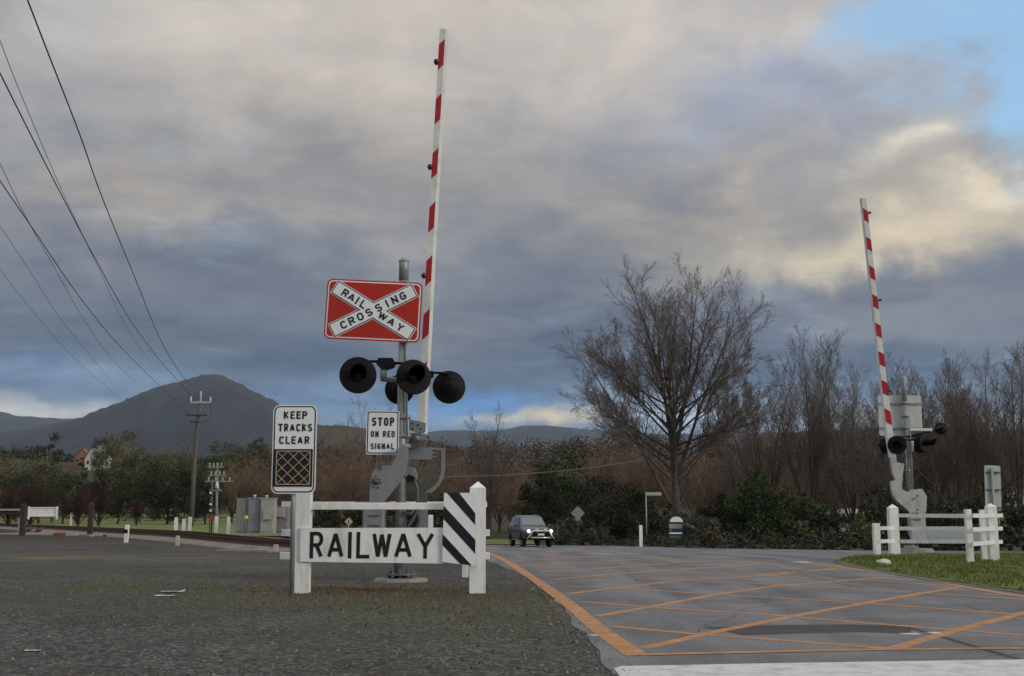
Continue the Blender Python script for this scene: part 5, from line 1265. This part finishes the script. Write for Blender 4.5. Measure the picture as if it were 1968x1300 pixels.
# russet winter trees on the far side: three kinds, copied
RUS = [(600, 850, 150), (636, 836, 165), (668, 842, 150), (690, 858, 128), (648, 870, 125), (612, 880, 118), (745, 850, 160), (790, 856, 150), (835, 850, 165), (870, 862, 140), (905, 868, 125), (960, 868, 130), (1000, 862, 140), (1028, 884, 128), (985, 900, 112), (880, 900, 112), (925, 890, 105), (575, 868, 165), (540, 872, 150), (500, 868, 170), (470, 880, 150), (445, 872, 175), (1150, 838, 150), (1200, 830, 160), (1250, 836, 150), (1340, 840, 145), (1390, 838, 155), (1440, 836, 150), (1175, 870, 125), (1235, 868, 122), (1500, 836, 150), (1545, 838, 140), (1600, 832, 150), (1650, 838, 140), (1700, 834, 150), (1760, 832, 150), (1820, 836, 145), (1880, 832, 150), (1940, 836, 150), (1370, 880, 120), (1480, 870, 118), (1590, 862, 118), (1690, 868, 120), (1800, 864, 120), (1900, 868, 122)]
rk = []
GRP = 'russet winter trees behind the road'
for i, (px, yt, dd_) in enumerate(RUS):
    lc = at(px, dd_); lab = 'dense russet-brown winter tree in the mass behind the crossing' if px < 1100 else 'dense brown winter tree in the mass behind the bare trees on the right'
    grp = GRP if px < 1100 else 'brown winter trees behind the bare row'
    if i < 3:
        o = bare(70 + i, 11.0, limbs(R, 9, 48, .62, .92), lc, lab, grp, 'winter_tree', cm=TWIGR, hub=.1, r0=.2, kids=(12, 10, 7), seg=(6, 4, 3, 2), sides=(5, 3, 3, 3), rmin=.016, ang=(40, 40, 42), cat='tree')
        rk.append(o); k = hgt(yt, lc) / 11.0; o.scale = (k, k, k)
    else:
        k = hgt(yt, lc) / 11.0; dup(rk[i % 3], lc, R.uniform(0, 6), k, lab, grp)
# red-stemmed bushes by the siding
rb_ = None
for i, (px, yt, w_, dd_) in enumerate([(58, 926, 130, 108), (150, 938, 110, 110), (190, 925, 110, 116), (262, 958, 60, 112), (15, 940, 90, 112)]):
    lc = at(px, dd_); h = hgt(yt, lc); lab = f'dense red-stemmed bush, {["second", "third", "fourth", "fifth", "first"][i]} from the left behind the timber posts'
    if rb_ is None:
        rb_ = bare(90, 3.2, [(360 * k / 14 + 9 * k, 12 + 50 * ((k * 7) % 14) / 14, .8, 1) for k in range(14)], lc, lab, 'red-stemmed bushes', 'red_bush', TWIGRED, TWIGRED, 'bush', hub=.04, r0=.1, kids=(10, 8, 5), seg=(5, 4, 2, 2), sides=(3, 3, 3, 3), rmin=.012); o = rb_
    else: o = dup(rb_, lc, i * 1.3, 1, lab)
    k = h / 3.2; o.scale = (k * w_ / 120 * 1.05, k, k)
# leafy trees: crowns of many small leaf faces gathered in clumps
def leafmat(n, c, isl=.5): return mat(n, c, .75, .3, .5, island=isl, spec=.25)
LG = leafmat('leaf_dark_green', (.048, .062, .020)); LG2 = leafmat('leaf_olive', (.115, .108, .050)); LG3 = leafmat('leaf_pine', (.032, .058, .016)); LG4 = leafmat('leaf_black_green', (.027, .035, .014)); LB_ = leafmat('leaf_brown', (.085, .050, .026)); LG5 = leafmat('leaf_bright', (.075, .085, .022)); LGG = leafmat('leaf_grey_green', (.060, .062, .042))
TRK = mat('gum_bark', (.26, .22, .18), .9, .25, 3)
def leafy(seed, H, Wd, loc, label, cat, group, m, name='leafy_tree', clumps=40, leaf=.3, per=55, shape='round', stem=.3, tm=None, cr=.17):
    r = random.Random(seed); tr = MB(); cw = MB(); cs = []
    for _ in range(clumps):
        for _ in range(60):
            x, y, z = r.uniform(-1, 1), r.uniform(-1, 1), r.random()
            if shape == 'round': w = sqrt(max(0, 1 - (2 * z - 1) ** 2)) * .98
            elif shape == 'cone': w = (1 - z) ** .8 * .95 + .05
            elif shape == 'bush': w = sqrt(max(0, 1 - z * z))
            else: w = .35 + .65 * sin(z * pi) if z > .25 else .3      # 'gum': open, top heavy
            q = sqrt(x * x + y * y)
            if q < w and (q > w * .35 or r.random() < .35): break
        z0 = stem if shape not in ('bush', 'cone') else (.04 if shape == 'bush' else .08)
        cs.append(Vector((x * Wd / 2, y * Wd / 2, H * (z0 + (1 - z0) * z * .94))))
    R0 = max(.05, H * .018); tr.tube([(0, 0, -.2), (r.gauss(0, .1), 0, H * stem), (r.gauss(0, .2), r.gauss(0, .2), H * .8)], [R0 * 1.3, R0, R0 * .25], 7, 0, False, True)
    for c in cs:
        z = min(c.z * .75, H * .7) * r.uniform(.5, 1); tr.tube([(0, 0, z), (c.x * .5, c.y * .5, (z + c.z) / 2 + .1), c], [R0 * .3, R0 * .18, R0 * .06], 4, 0, False)
        rad = cr * min(Wd, H) * r.uniform(.6, 1.25); o = len(cw.v)
        for _ in range(per):
            v = V3(r, 1); v.normalize(); v = v * rad * (r.random() ** .45); v.z *= .75; p_ = c + v
            if p_.z < .02: p_.z = .02
            n_ = (v * .6 / max(rad, .01) + V3(r, .7) + Vector((0, 0, .35))).normalized(); u = n_.orthogonal().normalized(); w = n_.cross(u); a = r.uniform(0, 6.28)
            u, w = u * cos(a) + w * sin(a), w * cos(a) - u * sin(a); L_ = leaf * r.uniform(.5, 1.2)
            cw.add([p_ - u * L_ * .5, p_ + w * L_ * .24, p_ + u * L_ * .5, p_ - w * L_ * .24], [(0, 1, 2, 3)])
    root = thing(name, loc, label, cat, group)
    for mb, nm, mm in ((tr, 'trunk', tm or BARK), (cw, 'crown', m)):
        mb.v = [(a[0] + loc[0], a[1] + loc[1], a[2] + loc[2]) for a in mb.v]; mb.build(nm, mm, root)
    return root
def LT(i, px, yt, wpx, dd_, m, lab, shape='round', name='leafy_tree', cat='tree', group=None, **kw):
    lc = at(px, dd_); return leafy(200 + i, hgt(yt, lc), wpx / 2250 * dd_, lc, lab, cat, group, m, name, shape=shape, **kw)
# right of centre
LT(1, 1078, 858, 112, 92, LG3, 'dark green cypress-like tree behind the car', 'round', clumps=70, leaf=.28, per=90, stem=.06)
LT(2, 1040, 905, 90, 88, LG4, 'dark evergreen tree just behind and right of the car', 'round', clumps=50, leaf=.26, per=80, stem=.05)
LT(3, 1150, 908, 150, 84, LG4, 'broad dark evergreen bush mass between the cypress and the big bare tree', 'bush', 'shrub', 'shrub', clumps=80, leaf=.24, per=80)
LT(4, 1215, 925, 120, 82, LG4, 'black-green shrub directly left of the street name sign', 'bush', 'shrub', 'shrub', clumps=60, leaf=.24, per=80)
LT(5, 1112, 992, 120, 72, LGG, 'low rounded grey-green mound of foliage by the kerb right of the car', 'bush', 'shrub', 'shrub', clumps=50, leaf=.16, per=90)
LT(6, 1275, 960, 100, 76, LG4, 'dark shrub behind the notice board', 'bush', 'shrub', 'shrub', clumps=50, leaf=.22, per=80)
LT(7, 1452, 884, 140, 76, LG3, 'tall cone-shaped dark green shrub right of the big bare tree', 'cone', 'shrub', 'shrub', clumps=90, leaf=.24, per=90, cr=.13)
LT(8, 1525, 930, 130, 76, LG, 'dark green shrub right of the cone-shaped one', 'bush', 'shrub', 'shrub', clumps=70, leaf=.24, per=80)
LT(9, 1390, 945, 110, 78, LG4, 'dark shrub left of the cone-shaped one', 'bush', 'shrub', 'shrub', clumps=60, leaf=.22, per=80)
LT(10, 1345, 985, 90, 72, LGG, 'low grey-green shrub right of the notice board', 'bush', 'shrub', 'shrub', clumps=45, leaf=.18, per=70)
LT(11, 1372, 1014, 66, 60, leafmat('leaf_straw', (.10, .068, .03)), 'straw-brown grassy clump at the far kerb', 'bush', 'shrub', 'shrub', clumps=30, leaf=.2, per=60)
LT(12, 1705, 905, 120, 74, LG4, 'dark shrub behind the right-hand signal', 'bush', 'shrub', 'shrub', clumps=60, leaf=.24, per=80)
LT(13, 1800, 930, 140, 76, LG4, 'black-green shrub behind the right-hand barricade', 'bush', 'shrub', 'shrub', clumps=70, leaf=.24, per=80)
LT(14, 1890, 900, 130, 78, LG4, 'dark shrub behind the grey sign back on the right', 'bush', 'shrub', 'shrub', clumps=60, leaf=.24, per=80)
LT(15, 1716, 716, 60, 104, LB_, 'russet conical tree rising behind the right-hand boom', 'cone', clumps=60, leaf=.35, per=70, cr=.22)
LT(16, 1975, 960, 110, 74, LG4, 'dark shrub at the right edge below the cottage', 'bush', 'shrub', 'shrub', clumps=50, leaf=.24, per=70)
LT(17, 1655, 985, 90, 70, LG5, 'yellow-green bush in front of the white cottage', 'bush', 'shrub', 'shrub', clumps=40, leaf=.16, per=60)
LT(18, 1590, 955, 80, 80, LG4, 'dark bush left of the white cottage', 'bush', 'shrub', 'shrub', clumps=40, leaf=.22, per=70)
# low planting along the far kerb
lp = None
for i, px in enumerate(range(1150, 1975, 48)):
    dd_ = interp([(1150, 71), (1250, 67), (1350, 60), (1420, 55), (1600, 48), (1975, 43.5)], px) + 1.2; lc = at(px, dd_)
    lab = f'low kerbside plant, {ORD[i]} from the left along the far road edge'
    if lp is None: lp = leafy(300, .8, 2.2, lc, lab, 'plant', 'low plants along the far kerb', LGG, 'low_plant', 24, .15, 55, 'bush')
    else: o = dup(lp, lc, i * 1.1, R.uniform(.75, 1.25), lab, sz=R.uniform(.7, 1.3)); o.children[1].data if len(o.children) > 1 else None
# left: gums and evergreens before the mountain
LT(30, 224, 822, 92, 215, LG2, 'tall dense olive gum tree, tallest on the left skyline', 'round', clumps=60, leaf=0.43, per=105, stem=.3, tm=TRK)
LT(31, 185, 837, 50, 225, LGG, 'small rounded gum left of the tallest olive gum', 'round', clumps=26, leaf=0.40, per=75, stem=.5, tm=TRK)
LT(32, 84, 820, 52, 215, LG4, 'thin gum with foliage in two separate tufts on the left skyline', 'gum', clumps=22, leaf=0.40, per=90, stem=.45, tm=TRK, cr=.22)
LT(33, 154, 851, 26, 250, LG4, 'small dark conifer above the orange-roofed house', 'cone', clumps=26, leaf=0.36, per=75)
LT(34, 30, 868, 130, 190, LG2, 'broad olive tree at the left edge below the mountain', 'round', clumps=60, leaf=0.40, per=105, stem=.2)
LT(35, 100, 880, 90, 180, LG, 'dark green tree left of the orange-roofed house', 'round', clumps=60, leaf=0.36, per=105, stem=.15)
LT(36, 268, 866, 90, 195, LG, 'dark gum with a forked pale trunk right of the tallest olive gum', 'gum', clumps=40, leaf=0.36, per=105, stem=.35, tm=TRK)
LT(37, 335, 848, 110, 200, LG2, 'rounded olive tree left of the power pole', 'round', clumps=60, leaf=0.36, per=105, stem=.25)
LT(38, 425, 838, 80, 215, LG, 'dark olive tree right of the power pole on the skyline', 'round', clumps=40, leaf=0.36, per=90, stem=.3)
LT(39, 225, 890, 140, 150, LG4, 'dark evergreen mass below the grey-roofed house', 'round', clumps=80, leaf=0.30, per=120, stem=.06)
LT(40, 320, 880, 130, 140, LG4, 'large black-green tree behind the lawn left of the power pole', 'round', clumps=90, leaf=0.30, per=120, stem=.06)
LT(41, 20, 900, 120, 150, LG4, 'dark evergreen at the left edge behind the red bushes', 'round', clumps=60, leaf=0.30, per=105, stem=.06)
LT(42, 120, 905, 130, 150, LG, 'dark green tree behind the slatted white panel', 'round', clumps=70, leaf=0.30, per=105, stem=.06)
LT(43, 395, 905, 70, 135, LG4, 'dark evergreen behind the pale telegraph pole', 'round', clumps=50, leaf=0.29, per=105, stem=.06)
LT(44, 495, 838, 46, 300, LG, 'dark tree on the hill just left of the KEEP TRACKS CLEAR sign', 'round', clumps=30, leaf=0.43, per=75, stem=.2)
LT(45, 270, 905, 110, 145, LG, 'evergreen with a leaning pale branch in the middle of the left tree line', 'gum', clumps=50, leaf=0.30, per=105, stem=.2, tm=TRK)
LT(46, 368, 884, 70, 170, LG4, 'dark tree directly behind the power pole', 'round', clumps=50, leaf=0.32, per=105, stem=.1)
LT(47, 75, 880, 90, 160, leafmat('leaf_rust_olive', (.07, .045, .025)), 'rust-brown tree in front of the olive trees at the far left', 'round', clumps=50, leaf=0.30, per=105, stem=.1)
# brown undergrowth seen under the rail of the barricade
LBR = leafmat('leaf_dull_brown', (.06, .045, .030))
for i, px in enumerate((600, 650, 705, 755, 800, 850, 900)):
    LT(60 + i, px, (952, 962, 945, 958, 950, 940, 955)[i], 74, 100 - (i % 3) * 3, LBR if i % 2 else LG4, f'dull brown and green undergrowth bush, {ORD[i]} from the left behind the RAILWAY board', 'bush', 'shrub', 'shrub', 'undergrowth bushes behind the board', clumps=40, leaf=.24, per=60)
# far woods on the rise, one mass each
def wood(name, m, lab, zone, n, seed, leaf, hk=1):
    r = random.Random(seed); mb = MB()
    for _ in range(n):
        px = r.uniform(*zone[:2]); dd_ = r.uniform(*zone[2:]); lc = at(px, dd_); H = r.uniform(5, 10) * hk; Wd = H * r.uniform(.7, 1.1)
        for _ in range(110):
            v = V3(r, .42); v *= min(1, .85 / v.length); p_ = lc + Vector((v.x * Wd / 2, v.y * Wd / 2, H * (.5 + v.z * .42))); a = V3(r, 1).normalized(); u = a.orthogonal().normalized(); w = a.cross(u); L_ = leaf * r.uniform(.5, 1.3)
            mb.add([p_ - u * L_ * .5, p_ + w * L_ * .3, p_ + u * L_ * .5, p_ - w * L_ * .3], [(0, 1, 2, 3)])
    return tag(mb.build(name, m), lab, 'wood', kind='stuff')
wood('distant_wood', leafmat('wood_green', (.045, .048, .024)), 'far green wood covering the rise on the left below the mountain', (-80, 560, 350, 440), 220, 1, .7, .5)
wood('distant_wood', leafmat('wood_brown', (.072, .048, .030)), 'far brown winter wood covering the rise behind the crossing', (430, 1120, 215, 390), 300, 2, .7)
wood('distant_wood', leafmat('wood_dark', (.070, .055, .042)), 'far dark wood on the rise behind the bare trees on the right', (1100, 2080, 215, 390), 330, 3, .9)
# ------------------------------------------------------------------ air
hz = bpy.data.materials.new('haze'); hz.use_nodes = True; n_ = hz.node_tree; n_.nodes.clear()
pv = n_.nodes.new('ShaderNodeVolumePrincipled'); pv.inputs['Color'].default_value = (.58, .76, 1, 1); pv.inputs['Density'].default_value = 6.0e-5; pv.inputs['Anisotropy'].default_value = 0
oo = n_.nodes.new('ShaderNodeOutputMaterial'); n_.links.new(pv.outputs[0], oo.inputs['Volume'])
mb = MB(); mb.box((0, 0, 250 - 15), (15000, 15000, 550)); tag(mb.build('haze', hz), 'thin blue evening haze in the air', 'haze', kind='stuff')
